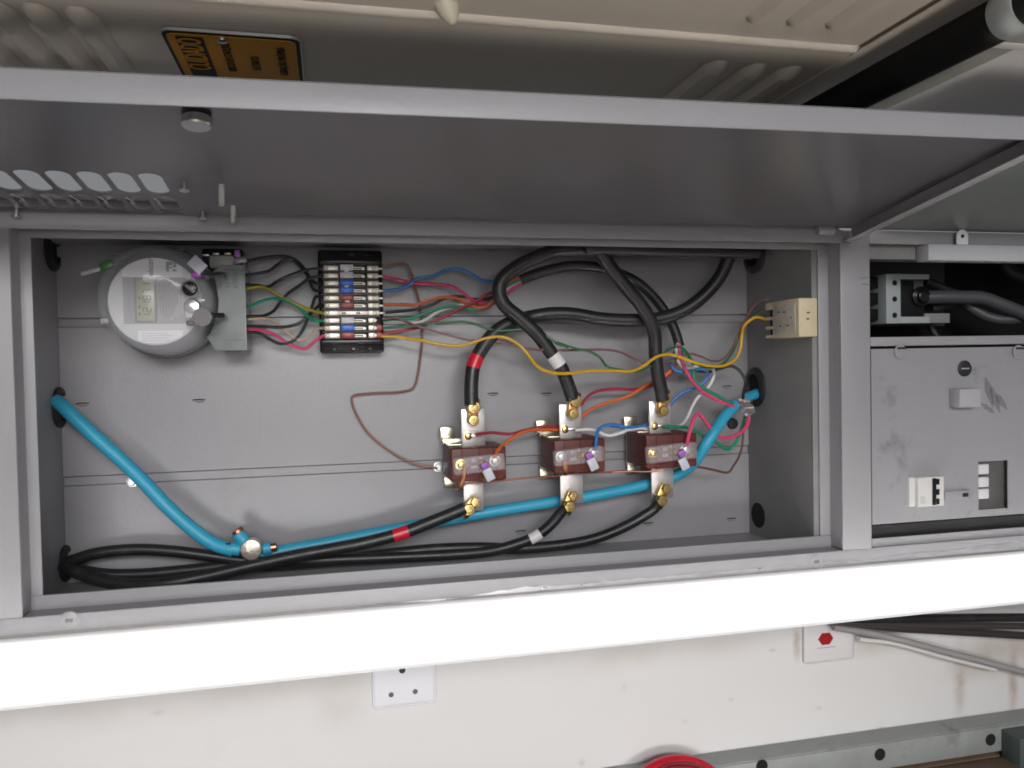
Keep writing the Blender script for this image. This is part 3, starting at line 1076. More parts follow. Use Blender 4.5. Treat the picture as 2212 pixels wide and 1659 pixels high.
# terminal cover
tc0, tc1 = at(455, 757, 0.135), at(530, 572, 0.135)
tcx1 = at(531, 680, .135).x
bm = newbm()
pts = []
for k in range(9):                                       # concave edge that follows the round base
    a = -0.95 + 1.95 * k / 8
    pts.append(Vector((MC.x + .0795 * math.cos(a), 0.135, MC.z + .0795 * math.sin(a))))
pts = [q for q in pts if tc0.z + .006 < q.z < tc1.z - .004 and q.x < tcx1 - .006]
pts = [Vector((pts[0].x + .010, .135, tc0.z))] + pts + [Vector((pts[-1].x + .012, .135, tc1.z))]
pts = pts[::-1] + [Vector((tcx1 - .026, .135, tc0.z)), Vector((tcx1, .135, tc0.z)), Vector((tcx1, .135, tc1.z))]
prism(bm, pts, Y, 0.075)
bmesh.ops.bevel(bm, geom=[e for e in bm.edges if all(abs(v.co.y - .135) < 1e-4 for v in e.verts)], offset=.002, segments=2, affect='EDGES')
tcv = put('terminal_cover', bm, mat('terminal_cover_plastic', (0.15, 0.163, 0.166), 0.22, 0, 0.05, 60, 0.12, 30, alpha=0.93), met)
text('embossed_lettering', '6H0H', px('C4', 1690, 600) and c4(1690, 590, .1346), Z, -X, .0115, mat('emboss_grey', (0.05, 0.055, 0.055), 0.3), tcv, .0002)
text('embossed_lettering', '69867', c4(1775, 590, .1346), Z, -X, .0115, mat('emboss_grey', (0.05, 0.055, 0.055), 0.3), tcv, .0002)
for yy in (495, 1275):
    bm = newbm()
    a, b_ = c4(1650, yy, .1344), c4(1880, yy, .1344)
    box(bm, a.x, b_.x, .1344, .1352, a.z - .0006, a.z + .0006)
    put('moulded_line', bm, mat('moulding_shadow', (0.07, 0.075, 0.08), 0.4), tcv)
bm = newbm()
sweep(bm, smooth_path([c4(1720, 1120, .136), c4(1700, 960, .136), c4(1780, 900, .136), c4(1860, 860, .136)]), .007, 10)
for v in bm.verts:
    v.co.y = .136 + (v.co.y - .136) * .1
put('inner_bus', bm, mat('dark_translucent_patch', (0.07, 0.085, 0.10), 0.3), tcv)
# terminal block behind the cover and top lug
bm = newbm()
a, b_ = c4(1400, 360, .15), c4(1850, 260, .15)
box(bm, a.x, b_.x, .15, .222, a.z - .01, b_.z, .004)
put('terminal_block', bm, BLACKP, met)
bm = newbm()
a, b_ = c4(1480, 480, .138), c4(1760, 330, .138)
box(bm, a.x, b_.x, .139, .15, a.z, b_.z, .004)
put('dusty_cap', bm, mat('dusty_translucent', (0.27, 0.275, 0.25), 0.4, 0, .1, 60, .15, 40), met)
bm = newbm()
for x_, y_2 in ((1450, 335), (1560, 320), (1690, 318)):
    c = c4(x_, y_2, .146)
    obox(bm, c, X, Y, Z, .009, .006, .003, .001)
put('terminal_screw', bm, ZINC, met)
# base lugs around the rim
for x_, y_2 in ((345, 1065), (1165, 300)):
    c = c4(x_, y_2, .19)
    bm = newbm()
    obox(bm, c, X, Y, Z, .011, .02, .008, .0015)
    put('rim_lug', bm, mat('lug_clear_plastic', (0.55, 0.54, 0.52), 0.25), met)

# seals hanging from the meter
def seal(name, label, body_c, body_pts, y0, tagm, tube=None):
    e = empty(name, at(*px('C4', *body_pts), y0), label, 'seal', 'security seals')
    return e


gs = empty('security_seal', c4(350, 440, .12), 'green plastic seal with clear tail hanging beside the meter', 'seal', 'security seals')
bm = newbm()
a, b_ = c4(420, 415, .12), c4(280, 475, .12)
ax = (b_ - a).normalized()
obox(bm, (a + b_) / 2, ax, Y, ax.cross(Y), (b_ - a).length, .007, .011, .002)
put('seal_body', bm, GREEN_T, gs)
bm = newbm()
a, b_ = c4(285, 485, .12), c4(70, 545, .12)
ax = (b_ - a).normalized()
obox(bm, (a + b_) / 2, ax, Y, ax.cross(Y), (b_ - a).length, .006, .0055, .0012)
put('clear_tail', bm, SEALW, gs)
bm = newbm()
sweep(bm, smooth_path([c4(400, 430, .122), c4(380, 350, .125), c4(470, 325, .13), c4(560, 350, .135), c4(470, 400, .13)]), .0012, 8)
put('seal_wire', bm, ZINC, gs)
ps = empty('security_seal', c4(1350, 440, .08), 'pale paper seal tag with a purple block on the meter dome', 'seal', 'security seals')
bm = newbm()
c = c4(1352, 440, .08)
a1 = Vector((.72, -.1, -.69)).normalized()
obox(bm, c, a1, a1.cross(Vector((0, 1, 0))).cross(a1).normalized() * -1, a1.cross(Y).normalized(), .0215, .0012, .0165, .0004)
put('paper_tag', bm, mat('tag_pale', (0.58, 0.58, 0.66), 0.45), ps)
bm = newbm()
c = c4(1345, 550, .082)
obox(bm, c, X, Y, Z, .0125, .005, .0075, .0012)
put('purple_block', bm, mat('bright_purple_seal', (0.36, 0.06, 0.42), 0.4), ps)
bm = newbm()
sweep(bm, smooth_path([c4(1390, 560, .083), c4(1450, 570, .083), c4(1560, 545, .1), c4(1640, 545, .12)]), .0032, 10)
put('seal_strap', bm, mat('dark_strap', (0.05, 0.048, 0.052), 0.35), ps)
p2 = empty('security_seal', c4(1790, 310, .13), 'small purple seal on the black terminals at the meter corner', 'seal', 'security seals')
bm = newbm()
obox(bm, c4(1795, 315, .135), X, Y, Z, .008, .006, .010, .0015)
put('purple_block', bm, PURPLE, p2)
bm = newbm()
obox(bm, c4(1830, 390, .136), Vector((.97, 0, .2)).normalized(), Y, Vector((-.2, 0, .97)).normalized(), .018, .003, .009, .001)
put('clear_tail', bm, mat('dark_clear_tail', (0.16, 0.15, 0.17), 0.25), p2)

# ================================================================== test terminal block
TY = 0.172


def c5(x_, y_, yy):
    u, v = px('C5', x_, y_)
    return at(u, v, yy)


A0, A1 = c5(912, 1418, TY), c5(1604, 265, TY)
tb = empty('test_terminal_block', ((A0.x + A1.x) / 2, D, (A0.z + A1.z) / 2), 'black test terminal block with ten rows of coloured levers', 'terminal block')
bx0, bx1, bz0, bz1 = A0.x, A1.x, A0.z, A1.z
bm = newbm()
box(bm, bx0, bx1, TY + .014, D - .002, bz0, bz1, .004, 3)
put('base', bm, BLACKP, tb)
zr0, zr1 = c5(1200, 1222, TY).z, c5(1200, 470, TY).z
xm0, xm1 = bx0 + .004, bx1 - .006
for z0, z1 in ((bz0 + .012, zr0 - .0052), (zr1 + .0055, zr1 + .014)):
    bm = newbm()
    box(bm, bx0 + .002, bx1 - .002, TY + .002, TY + .016, z0, z1, .0025, 3)
    put('end_shroud', bm, BLACKP, tb)
for zc in (bz0 + .006, bz1 - .007):
    for f in (.22, .52, .78):
        bm = newbm()
        lathe(bm, (bx0 + (bx1 - bx0) * f, TY + .0145, zc), -Y, [(.0052, -.001), (.0052, .0012), (.003, .0022)], 20)
        for v in bm.verts:
            v.co.z = zc + (v.co.z - zc) * .6
        put('mounting_boss', bm, BLACKP if f != .52 else mat('boss_dark', (0.03, .03, .033), .2), tb)
rows = ['white', 'white', 'blue', 'blue', 'red', 'red', 'bar', 'white', 'blue', 'red']
LM = {'white': WHITEL, 'blue': BLUEL, 'red': REDL}
RZ = [zr1 + (zr0 - zr1) * k / 9 for k in range(10)]
pitch = (zr1 - zr0) / 9
lx = [c5(x_, 760, TY).x for x_ in (955, 1125, 1140, 1285, 1300, 1400, 1440, 1570)]
bm = newbm()
for k in range(11):
    zz = zr1 + pitch * (.5 - k)
    box(bm, xm0 + .001, xm1 - .001, TY + .004, TY + .0155, zz - .0008, zz + .0008, .0003, 1)
put('barrier_comb', bm, BLACKP, tb)
for k, (kind, zc) in enumerate(zip(rows, RZ)):
    hh = pitch * .36
    bm = newbm()
    box(bm, lx[0], lx[1], TY + .006, TY + .0145, zc - hh, zc + hh, .0012)
    box(bm, lx[0] - .005, lx[0] + .002, TY + .009, TY + .0145, zc - hh * .5, zc + hh * .5, .0006)
    tl = put('clip', bm, CLIP, tb)
    bm = newbm()
    lathe(bm, (lx[0] + .0045, TY + .006, zc + .0004), -Y, [(.0030, -.0004), (.0030, .0012), (.0022, .0018)], 16)
    put('clip_screw', bm, mat('clip_screw_metal', (.30, .26, .21), .4, .8) if k == 0 else bpy.data.materials['clip_screw_metal'], tl)
    bm = newbm()
    if kind == 'bar':
        box(bm, lx[1] - .001, lx[6] + .001, TY + .004, TY + .009, zc - hh * .8, zc + hh * .8, .0008)
        bb = put('link_bar', bm, CLIP, tb)
        for xx in (lx[2] + .004, lx[4] + .004):
            bm = newbm()
            obox(bm, Vector((xx, TY + .0035, zc)), X, Y, Z, .006, .002, .0032, .0009)
            put('link_screw', bm, bpy.data.materials['clip_screw_metal'], bb)
    else:
        box(bm, lx[2], lx[3], TY - .001, TY + .0145, zc - pitch * .41, zc + pitch * .41, .0012)
        put('lever', bm, LM[kind], tb)
        bm = newbm()
        for dz in (-.0016, .0012):
            box(bm, lx[4] - .002, lx[5], TY + .007, TY + .013, zc + dz - .0004, zc + dz + .0004)
        box(bm, lx[5] - .003, lx[6] - .003, TY + .006, TY + .013, zc - hh * .75, zc + hh * .3, .0006)
        put('knife_blade', bm, CLIP, tb)
    bm = newbm()
    xr1 = lx[7] - (.006 if k > 6 else 0)
    box(bm, lx[6], xr1, TY + .006, TY + .0145, zc - hh, zc + hh, .0012)
    if k not in (7, 8, 9):
        box(bm, xr1 - .001, xr1 + .006, TY + .009, TY + .013, zc - hh * .35, zc + hh * .35, .0005)
    tr = put('clip', bm, CLIP, tb)
    bm = newbm()
    lathe(bm, (lx[6] + .010, TY + .006, zc), -Y, [(.0033, -.0004), (.0033, .0012), (.0026, .0018)], 16)
    put('clip_screw', bm, bpy.data.materials['clip_screw_metal'], tr)
    if k in (8, 9):
        bm = newbm()
        box(bm, xr1, xr1 + .0095, TY + .005, TY + .014, zc - pitch * .4, zc + pitch * .42, .0015)
        put('wire_boot', bm, mat('boot_red', (0.36, 0.04, 0.03), .4) if k == 8 else bpy.data.materials['boot_red'], tb)
for z_a in (0, 2, 4):                                    # white tie pieces joining paired levers
    bm = newbm()
    zz = (RZ[z_a] + RZ[z_a + 1]) / 2
    box(bm, lx[2] + .006, lx[2] + .0125, TY - .0025, TY + .004, zz - .0011, zz + .0011, .0005)
    put('lever_tie', bm, WHITEP, tb)

# ================================================================== current transformers
FY, BY = 0.120, 0.205
CTX = [px('D1', 290, 650) + px('D1', 895, 1050), px('D1', 1432, 560) + px('D1', 1990, 957), px('D2', 515, 642) + px('D2', 1070, 1040)]
words_ = ['current transformer with red-taped cables, the one beside the long bare copper wire',
          'current transformer with white-taped cables, standing between two others',
          'current transformer beside the steep piece of blue cable']
cts = []
SH = [dict(tb=(532, 362, 536, 222), bb=((555, 1262), (478, 1345)), top=(400, 660, 240), bot=(432, 652, 1372), c='D1'),
      dict(tb=(1632, 290, 1655, 150), bb=((1632, 1195), (1588, 1310)), top=(1485, 1728, 188), bot=(1502, 1752, 1292), c='D1'),
      dict(tb=(692, 395, 712, 255), bb=((722, 1255), (670, 1385)), top=(545, 778, 290), bot=(575, 815, 1370), c='D2')]
MARK = mat('ct_white_mark', (0.55, 0.5, 0.52), 0.5)
for i in range(3):
    x0_, y0_, x1_, y1_ = CTX[i]
    a, b_ = at(x0_, y1_, FY), at(x1_, y0_, FY)
    cx_, cz_ = (a.x + b_.x) / 2, (a.z + b_.z) / 2
    w2, h2 = (b_.x - a.x) / 2, (b_.z - a.z) / 2
    S = SH[i]
    ct = empty('current_transformer', (cx_, D, cz_), 'brown ' + words_[i], 'transformer', 'current transformers')
    cts.append(ct)
    bm = newbm()
    box(bm, cx_ - w2, cx_ + w2, FY, BY, cz_ - h2, cz_ + h2, .0025, 3)
    bd = put('body', bm, BROWN, ct)
    bm = newbm()
    for f in (-.33, .02, .36):
        box(bm, cx_ + f * 2 * w2 * .9 - .0006, cx_ + f * 2 * w2 * .9 + .0006, FY - .0007, BY, cz_ - h2 - .0007, cz_ + h2 + .0007, .0004, 1)
    put('mould_rib', bm, BROWN, bd)
    # zinc bracket: plate with four ears
    bm = newbm()
    by = BY + .0006
    box(bm, cx_ - w2 * .98, cx_ + w2 * .80, by, by + .003, cz_ - h2 - .004, cz_ + h2 + .006, .0006)
    for ex0, ex1, ez0, ez1 in ((-.0455, -.0215, .0285, .0505), (.012, .0275, .0285, .0505), (-.041, -.018, -.0455, -.029), (.014, .034, -.042, -.029)):
        box(bm, cx_ + ex0, cx_ + ex1, by + .0002, by + .0032, cz_ + min(ez0, ez1), cz_ + max(ez0, ez1), .002)
    box(bm, cx_ - w2 * .98, cx_ + w2 * .3, BY - .05, BY, cz_ + h2 + .0008, cz_ + h2 + .0022, .0003)
    for ex in (-.03, .02):
        for ez in (.036, -.034):
            box(bm, cx_ + ex - .004, cx_ + ex + .004, by + .003, D - .0004, cz_ + ez - .004, cz_ + ez + .004)
    put('bracket', bm, YZINC, ct)
    # bus bars
    yb = 0.150
    t0, t1 = at(*px(S['c'], S['top'][0], S['top'][2]), yb), at(*px(S['c'], S['top'][1], S['top'][2]), yb)
    bm = newbm()
    box(bm, t0.x, t1.x, yb, yb + .005, cz_ + h2 - .002, t0.z, .0008)
    tbar = put('bus_bar', bm, TIN, ct)
    q0, q1 = at(*px(S['c'], S['bot'][0], S['bot'][2]), yb), at(*px(S['c'], S['bot'][1], S['bot'][2]), yb)
    bm = newbm()
    box(bm, q0.x, q1.x, yb, yb + .005, q0.z, cz_ - h2 + .002, .0008)
    bbar = put('bus_bar', bm, TIN, ct)
    # stamped marks on the bars
    bm = newbm()
    random.seed(i)
    for r_ in range(3):
        for c_ in range(4):
            u = t0.x + .011 + c_ * .0032
            v = cz_ + h2 + .021 - r_ * .0045
            box(bm, u, u + .0018, yb - .0003, yb, v, v + .0022)
    put('stamped_mark', bm, mat('stamp_pinkish', (0.50, 0.42, 0.42), .5) if i == 0 else bpy.data.materials['stamp_pinkish'], tbar)
    # small screw with ring terminal on the upper bar
    sx_, sy_ = ((475, 535), (1545, 462), (600, 565))[i]
    sp = at(*px(S['c'], sx_, sy_), yb)
    bm = newbm()
    lathe(bm, sp, -Y, [(.0065, -.0005), (.0065, .0014), (.0054, .0016), (.0052, .0046), (.004, .0054)], 20)
    sc_ = put('terminal_screw', bm, BRASS, tbar)
    bm = newbm()
    box(bm, sp.x + .004, sp.x + .021, sp.y - .0034, sp.y - .0008, sp.z - .0022, sp.z + .0018, .0008)
    put('ring_lug', bm, ZINC, tbar)
    # cable clamps: body + two bolt heads
    for which, (pa, pb) in enumerate((((S['tb'][0], S['tb'][1]), (S['tb'][2], S['tb'][3])), S['bb'])):
        ca, cb = at(*px(S['c'], *pa), yb - .012), at(*px(S['c'], *pb), yb - .012)
        ax = (cb - ca).normalized()
        az = ax.cross(Y).normalized()
        bm = newbm()
        L = (cb - ca).length
        obox(bm, (ca + cb) / 2 + Y * .0055 + ax * .004, ax, Y, az, L + .018, .012, .017, .003)
        cyl(bm, cb + Y * .006 - ax * .006, ax, .0105, .020, 24, .0015)
        cl = put('cable_clamp', bm, BRASSD, tbar if which == 0 else bbar)
        for q, rr in ((ca, .0082), (cb, .0098)):
            bm = newbm()
            lathe(bm, q - Y * .0035, -Y, [(rr, -.003), (rr, .0035), (rr * .88, .005), (rr * .5, .0052), (rr * .45, .004)], 6 if which else 20)
            bh = put('clamp_bolt', bm, BRASS, tbar if which == 0 else bbar)
    # copper strands at the joints
    bm = newbm()
    ca, cb = at(*px(S['c'], S['tb'][0], S['tb'][1]), yb - .008), at(*px(S['c'], S['tb'][2], S['tb'][3]), yb - .008)
    m_ = (ca + cb) / 2
    for k in range(5):
        obox(bm, m_ + X * (k - 2) * .0026 - Y * .0035, X, Y, Z, .0024, .006, .0045, .0008)
    put('copper_strand', bm, COPPER, ct)
    # clear terminal cover with screws behind it
    u0, v0, u1, v1 = ((325, 740, 888, 965), (1445, 660, 1985, 868), (540, 752, 1075, 975))[i]
    k0, k1 = at(*px(S['c'], u0, v1), FY - .016), at(*px(S['c'], u1, v0), FY - .016)
    tilt = math.radians(4)
    ax, az = Vector((math.cos(tilt), 0, math.sin(tilt))), Vector((-math.sin(tilt), 0, math.cos(tilt)))
    kc = (k0 + k1) / 2
    bm = newbm()
    obox(bm, Vector((kc.x, FY - .0085, kc.z)), ax, Y, az, k1.x - k0.x, .0165, (k1.z - k0.z) * .93, .0022)
    put('clear_cover', bm, CLEAR, ct)
    for f, dz_, mm in ((-.335, -.001, BRASS if i != 1 else TIN), (.335, .0025, TIN)):
        bm = newbm()
        lathe(bm, Vector((kc.x + (k1.x - k0.x) * f, FY, kc.z + dz_)), -Y, [(.0085, 0), (.0085, .002), (.0062, .0022), (.0062, .008), (.0045, .009)], 20)
        put('secondary_screw', bm, mm, ct)
    bm = newbm()
    cylc = Vector((kc.x + .004, FY, kc.z + .0015))
    lathe(bm, cylc, -Y, [(.0045, 0), (.0045, .012), (.003, .0165)], 16)
    put('seal_post', bm, BRASS, ct)
    text('marking', 'S1', Vector((kc.x - .006, FY - .0004, kc.z + .0045)), X, Z, .0075, MARK, bd, .0001)
    text('marking', 'S2', Vector((kc.x + .0035, FY - .0004, kc.z + .008)), X, Z, .0055, MARK, bd, .0001)
    text('marking', '600', Vector((kc.x - .006, FY - .0004, kc.z - .0055)), X, Z, .0065, MARK, bd, .0001)
    # seal: purple plug and clear tag
    su, sv, tu, tv = ((660, 865, 708, 965), (1815, 755, 1858, 850), (900, 865, 930, 985))[i]
    e = empty('security_seal', at(*px(S['c'], su, sv), FY - .02), 'purple seal with clear tag on the transformer ' + ('nearest the copper wire' if i == 0 else 'in the middle' if i == 1 else 'by the blue cable'), 'seal', 'security seals')
    bm = newbm()
    obox(bm, at(*px(S['c'], su, sv), FY - .021), Vector((.85, 0, .52)), Y, Vector((-.52, 0, .85)), .0115, .008, .0105, .002)
    put('purple_block', bm, PURPLE, e)
    bm = newbm()
    obox(bm, at(*px(S['c'], tu, tv), FY - .024), Vector((.9, -.1, .42)).normalized(), Vector((.1, .99, 0)).normalized(), Vector((-.42, 0, .9)).normalized(), .0135, .0028, .0185, .001)
    put('clear_tag', bm, SEALW, e)


# ================================================================== wires and cables
def wire(name, color, r, segs, label, cat='wire', group='thin control wires', parts=None, m=None):
    path = []
    for c, pts, y0, y1 in segs:
        path += cable_path(c, pts, y0, y1)
    bm = newbm()
    sp = smooth_path(path, 7)
    for q in sp:
        q.z = min(q.z, 0.4675 - r)
    sweep(bm, sp, r, 10 if r < .005 else 18)
    o = put(name, bm, m or WC[color])
    tag(o, label, cat, group)
    for (pn, idx, ln, pm) in (parts or []):
        i0 = int(idx * (len(sp) - 1))
        acc, i1 = 0, i0
        while acc < ln and i1 < len(sp) - 1:
            acc += (sp[i1 + 1] - sp[i1]).length
            i1 += 1
        seg = sp[i0:i1 + 1]
        bm = newbm()
        sweep(bm, seg, r * 1.045, 18)
        put(pn, bm, pm, o)
    return o


def near(segs, u, v):
    """fraction along the path of the sample closest to a photo position"""
    path = []
    for c, pts, y0, y1 in segs:
        path += cable_path(c, pts, y0, y1)
    sp = smooth_path(path, 7)
    best, bi = 1e9, 0
    for i, q in enumerate(sp):
        w = RC @ (q - CAM)
        d = (W / 2 + F * w.x / w.z - u) ** 2 + (H / 2 + F * w.y / w.z - v) ** 2
        if d < best:
            best, bi = d, i
    return bi / (len(sp) - 1)


RT = 0.0024
# meter to terminal block
g1 = 'thin wires between meter and terminal block'
for colr, pts, lab in (
        ('black', [(60, 415), (150, 388), (300, 360), (490, 345), (610, 370), (720, 460), (800, 580), (870, 650), (945, 645)], 'black wire arching highest between meter and terminal block'),
        ('black', [(70, 560), (220, 535), (350, 508), (430, 450), (520, 390), (600, 380), (680, 440), (770, 560), (850, 720), (945, 725)], 'black wire with a stepped rise just under the highest black wire'),
        ('black', [(70, 655), (200, 665), (350, 680), (430, 630), (600, 550), (750, 500), (945, 478)], 'black wire rising from the meter to the first white lever row'),
        ('black', [(90, 1015), (300, 1000), (400, 950), (470, 860), (540, 775), (700, 660), (800, 590), (945, 562)], 'black wire climbing steeply across the green wire to the second row'),
        ('black', [(90, 1120), (300, 1125), (500, 1130), (650, 1100), (750, 1040), (830, 960), (900, 895), (950, 890)], 'black wire running flat then up to the sixth row'),
        ('black', [(90, 1190), (250, 1200), (350, 1260), (480, 1315), (600, 1290), (690, 1210), (770, 1050), (825, 900), (870, 790), (945, 808)], 'black wire dipping lowest before climbing to the fifth row'),
        ('green', [(80, 925), (250, 850), (400, 815), (520, 830), (680, 910), (780, 1010), (850, 1055), (950, 1058)], 'bright green wire arching from meter to eighth row'),
        ('olive', [(80, 705), (250, 685), (340, 705), (500, 800), (700, 895), (850, 955), (950, 975)], 'yellow-green wire slanting from meter to the link bar row'),
        ('beige', [(90, 1045), (300, 1035), (400, 1060), (520, 1160), (640, 1255), (720, 1270), (800, 1220), (880, 1150), (955, 1140)], 'beige wire sagging from meter to the ninth row'),
        ('pink', [(90, 1160), (250, 1160), (400, 1210), (560, 1310), (680, 1360), (760, 1365), (850, 1290), (955, 1220)], 'pink wire sagging lowest from meter to the last row')):
    n_ = len(pts)
    out = []
    seg = [('C5', [p_], 0.165 + .035 * math.sin(math.pi * k / (n_ - 1)) * .6 + .008 * (k / (n_ - 1)), None) for k, p_ in enumerate(pts)]
    wire('wire', colr, RT if colr != 'beige' else .0019, seg, lab, 'wire', g1)

g2 = 'thin wires from terminal block to cable sheath'
JY = 0.175
wire('wire', 'pink', .0027, [('C5', [(1590, 565), (1750, 600), (1930, 640)], .185, .19), ('C6', [(200, 580), (450, 590), (650, 620), (780, 690), (900, 780), (1000, 830), (1130, 840), (1230, 815)], .19, .192), ('C6', [(1310, 735), (1420, 650), (1560, 560)], .186, JY)],
     'pink wire from the second row sweeping down into the black sheath', 'wire', g2)
wire('wire', 'blue', .0024, [('C5', [(1600, 728), (1750, 715), (1900, 660)], .185, .188), ('C6', [(150, 560), (250, 510), (420, 490), (560, 420), (680, 395), (800, 410), (920, 470), (1060, 545), (1240, 550), (1400, 545), (1530, 535)], .188, .185)],
     'blue wire with a high hump from terminal block to black sheath', 'wire', g2)
wire('wire', 'orange', .0026, [('C5', [(1610, 880), (1800, 880), (1930, 885)], .186, .19), ('C6', [(180, 855), (300, 820), (450, 770), (600, 755), (720, 770), (850, 830), (980, 885), (1100, 870), (1200, 770)], .19, .186), ('C6', [(1330, 600), (1430, 535), (1540, 505)], .182, JY)],
     'orange wire waving from the sixth row into the black sheath', 'wire', g2)
wire('wire', 'black', .0022, [('C5', [(1640, 970), (1930, 940)], .187, .193), ('C6', [(250, 900), (400, 850), (520, 790), (650, 750), (780, 745), (950, 780), (1080, 780), (1200, 735)], .194, .194), ('C6', [(1350, 620), (1530, 530)], .19, JY)],
     'black wire tangled with the orange one on the way to the sheath', 'wire', g2)
wire('wire', 'green', .0026, [('C5', [(1600, 1050), (1700, 1042), (1930, 1035)], .187, .19), ('C6', [(200, 1005), (400, 930), (550, 885), (700, 870), (850, 895), (980, 905), (1080, 880), (1200, 800)], .19, .19), ('C6', [(1340, 620), (1430, 570), (1540, 530)], .185, JY)],
     'bright green wire waving from the eighth row into the black sheath', 'wire', g2)
wire('wire', 'white', .0024, [('C5', [(1610, 1130), (1720, 1125), (1850, 1120)], .19, .19), ('C6', [(150, 1085), (250, 1070), (360, 1020), (460, 950), (580, 900), (720, 865), (850, 855), (1000, 890), (1200, 790)], .19, .195), ('C6', [(1310, 690), (1430, 610), (1550, 550)], .19, JY)],
     'white wire between the green and red ones entering the sheath', 'wire', g2)
wire('wire', 'red', .0025, [('C5', [(1600, 1215), (1720, 1190), (1930, 1150)], .182, .186), ('C6', [(250, 1130), (420, 1065), (600, 980), (800, 880), (1000, 790), (1100, 720), (1200, 680)], .182, .184), ('C6', [(1350, 590), (1540, 515)], .184, JY)],
     'dark red wire climbing straight into the black sheath', 'wire', g2)
g3 = 'thin wires from terminal block to cream connector'
wire('wire', 'darkgreen', .0020, [('C5', [(1600, 1140), (1720, 1130), (1930, 1110)], .178, .17), ('C6', [(300, 1095), (600, 1075), (800, 1065), (950, 1095), (1100, 1150), (1250, 1180), (1500, 1165), (1680, 1170), (1850, 1250), (2000, 1350), (2120, 1395)], .165, .12),
     ('C7', [(500, 1040), (650, 1090), (800, 1125), (880, 1170), (950, 1255), (1050, 1280), (1200, 1300), (1290, 1275), (1400, 1200), (1480, 1110), (1580, 1080), (1640, 1110), (1710, 1210), (1800, 1255), (1900, 1258), (2000, 1205), (2075, 1090), (2120, 960)], .12, .14), ('C8', [(1170, 985), (1230, 935), (1310, 930)], .15, .14)],
     'dark green wire wandering from terminal block to the cream connector', 'wire', g3)
wire('wire', 'mauve', .0018, [('C5', [(1600, 1040), (1750, 1025), (1870, 1075)], .178, .17), ('C6', [(150, 1095), (330, 1150), (600, 1230), (900, 1300), (1200, 1315), (1400, 1345), (1600, 1400), (1800, 1425)], .165, .14),
     ('C7', [(260, 1100), (400, 1108), (600, 1110), (950, 1105), (1080, 1130), (1200, 1190), (1300, 1225), (1420, 1225), (1560, 1180), (1690, 1140), (1780, 1165), (1880, 1205), (1970, 1190), (2050, 1095), (2105, 970)], .13, .14), ('C8', [(1140, 910), (1220, 840), (1310, 835)], .15, .14)],
     'thin dull purple wire crossing under the yellow wire to the cream connector', 'wire', g3)
wire('wire', 'yellow', .0025, [('C5', [(1590, 1232), (1800, 1240), (1930, 1265)], .176, .165), ('C6', [(250, 1295), (500, 1350), (700, 1370), (850, 1350), (1050, 1285), (1200, 1255), (1330, 1265), (1450, 1320), (1550, 1400), (1650, 1530)], .16, .12),
     ('C7', [(230, 1120), (330, 1250), (430, 1300), (580, 1315), (800, 1290), (1000, 1290), (1180, 1290), (1280, 1240), (1380, 1170), (1480, 1145), (1580, 1165), (1750, 1225), (1900, 1250), (2000, 1240), (2090, 1180), (2130, 1080), (2140, 980)], .11, .13), ('C8', [(1040, 1120), (1110, 1050), (1180, 1020), (1290, 1048)], .14, .13)],
     'yellow wire looping under the dark green one to the cream connector', 'wire', g3)
# bare copper grounding wires
gw = 'bare grounding wires'
wire('ground_wire', 'brown', .0017, [('C5', [(1560, 462), (1700, 440), (1830, 425), (1890, 460), (1930, 560)], .19, .2), ('C6', [(150, 470), (190, 620), (230, 750), (265, 950), (280, 1150), (280, 1350), (265, 1480)], .205, .212),
     ('P', [(908, 775), (903, 810), (893, 838), (868, 846), (800, 850), (762, 856), (760, 866), (770, 895), (795, 935), (840, 973), (890, 1000), (945, 1012)], .214, .214)],
     'thin brown copper wire dropping from the first row to the red-taped transformer', 'wire', gw, m=mat('brown_copper_wire', (0.28, 0.12, 0.085), .4, .45))
wire('ground_wire', 'brown', .0014, [('D1', [(310, 1132), (390, 1112), (440, 1070), (600, 1048), (900, 1022), (1250, 990), (1450, 980), (1560, 958), (1990, 938), (2212, 925)], .128, .145), ('D2', [(100, 1078), (300, 1066), (550, 1068), (700, 1040)], .145, .13)],
     'thin copper wire linking the lower ends of the three transformers', 'wire', gw, m=mat('thin_copper_wire', (0.34, 0.12, 0.07), .35, .6))
wire('ground_wire', 'brown', .0019, [('D2', [(980, 1020), (1080, 1017), (1250, 1048), (1420, 1076), (1480, 1000), (1530, 920), (1570, 800), (1585, 620), (1600, 500)], .15, .17)],
     'dark copper wire rising from the transformer beside the blue cable', 'wire', gw, m=mat('dark_copper_wire', (0.16, 0.075, 0.06), .4, .4))
for i, pts in enumerate(([(428, 880), (432, 950), (415, 1040), (398, 1100)], [(1540, 790), (1545, 850), (1552, 920), (1550, 960)])):
    bm = newbm()
    sp = smooth_path(cable_path('D1', pts, FY - .003, FY + .006))
    sweep(bm, sp, .0042, 10)
    for v in bm.verts:
        pass
    tag(put('copper_strap', bm, COPPER), ('copper strap leaving the clear cover of the red-taped transformer' if i == 0 else 'short copper strap under the clear cover of the middle transformer'), 'strap', 'copper straps')

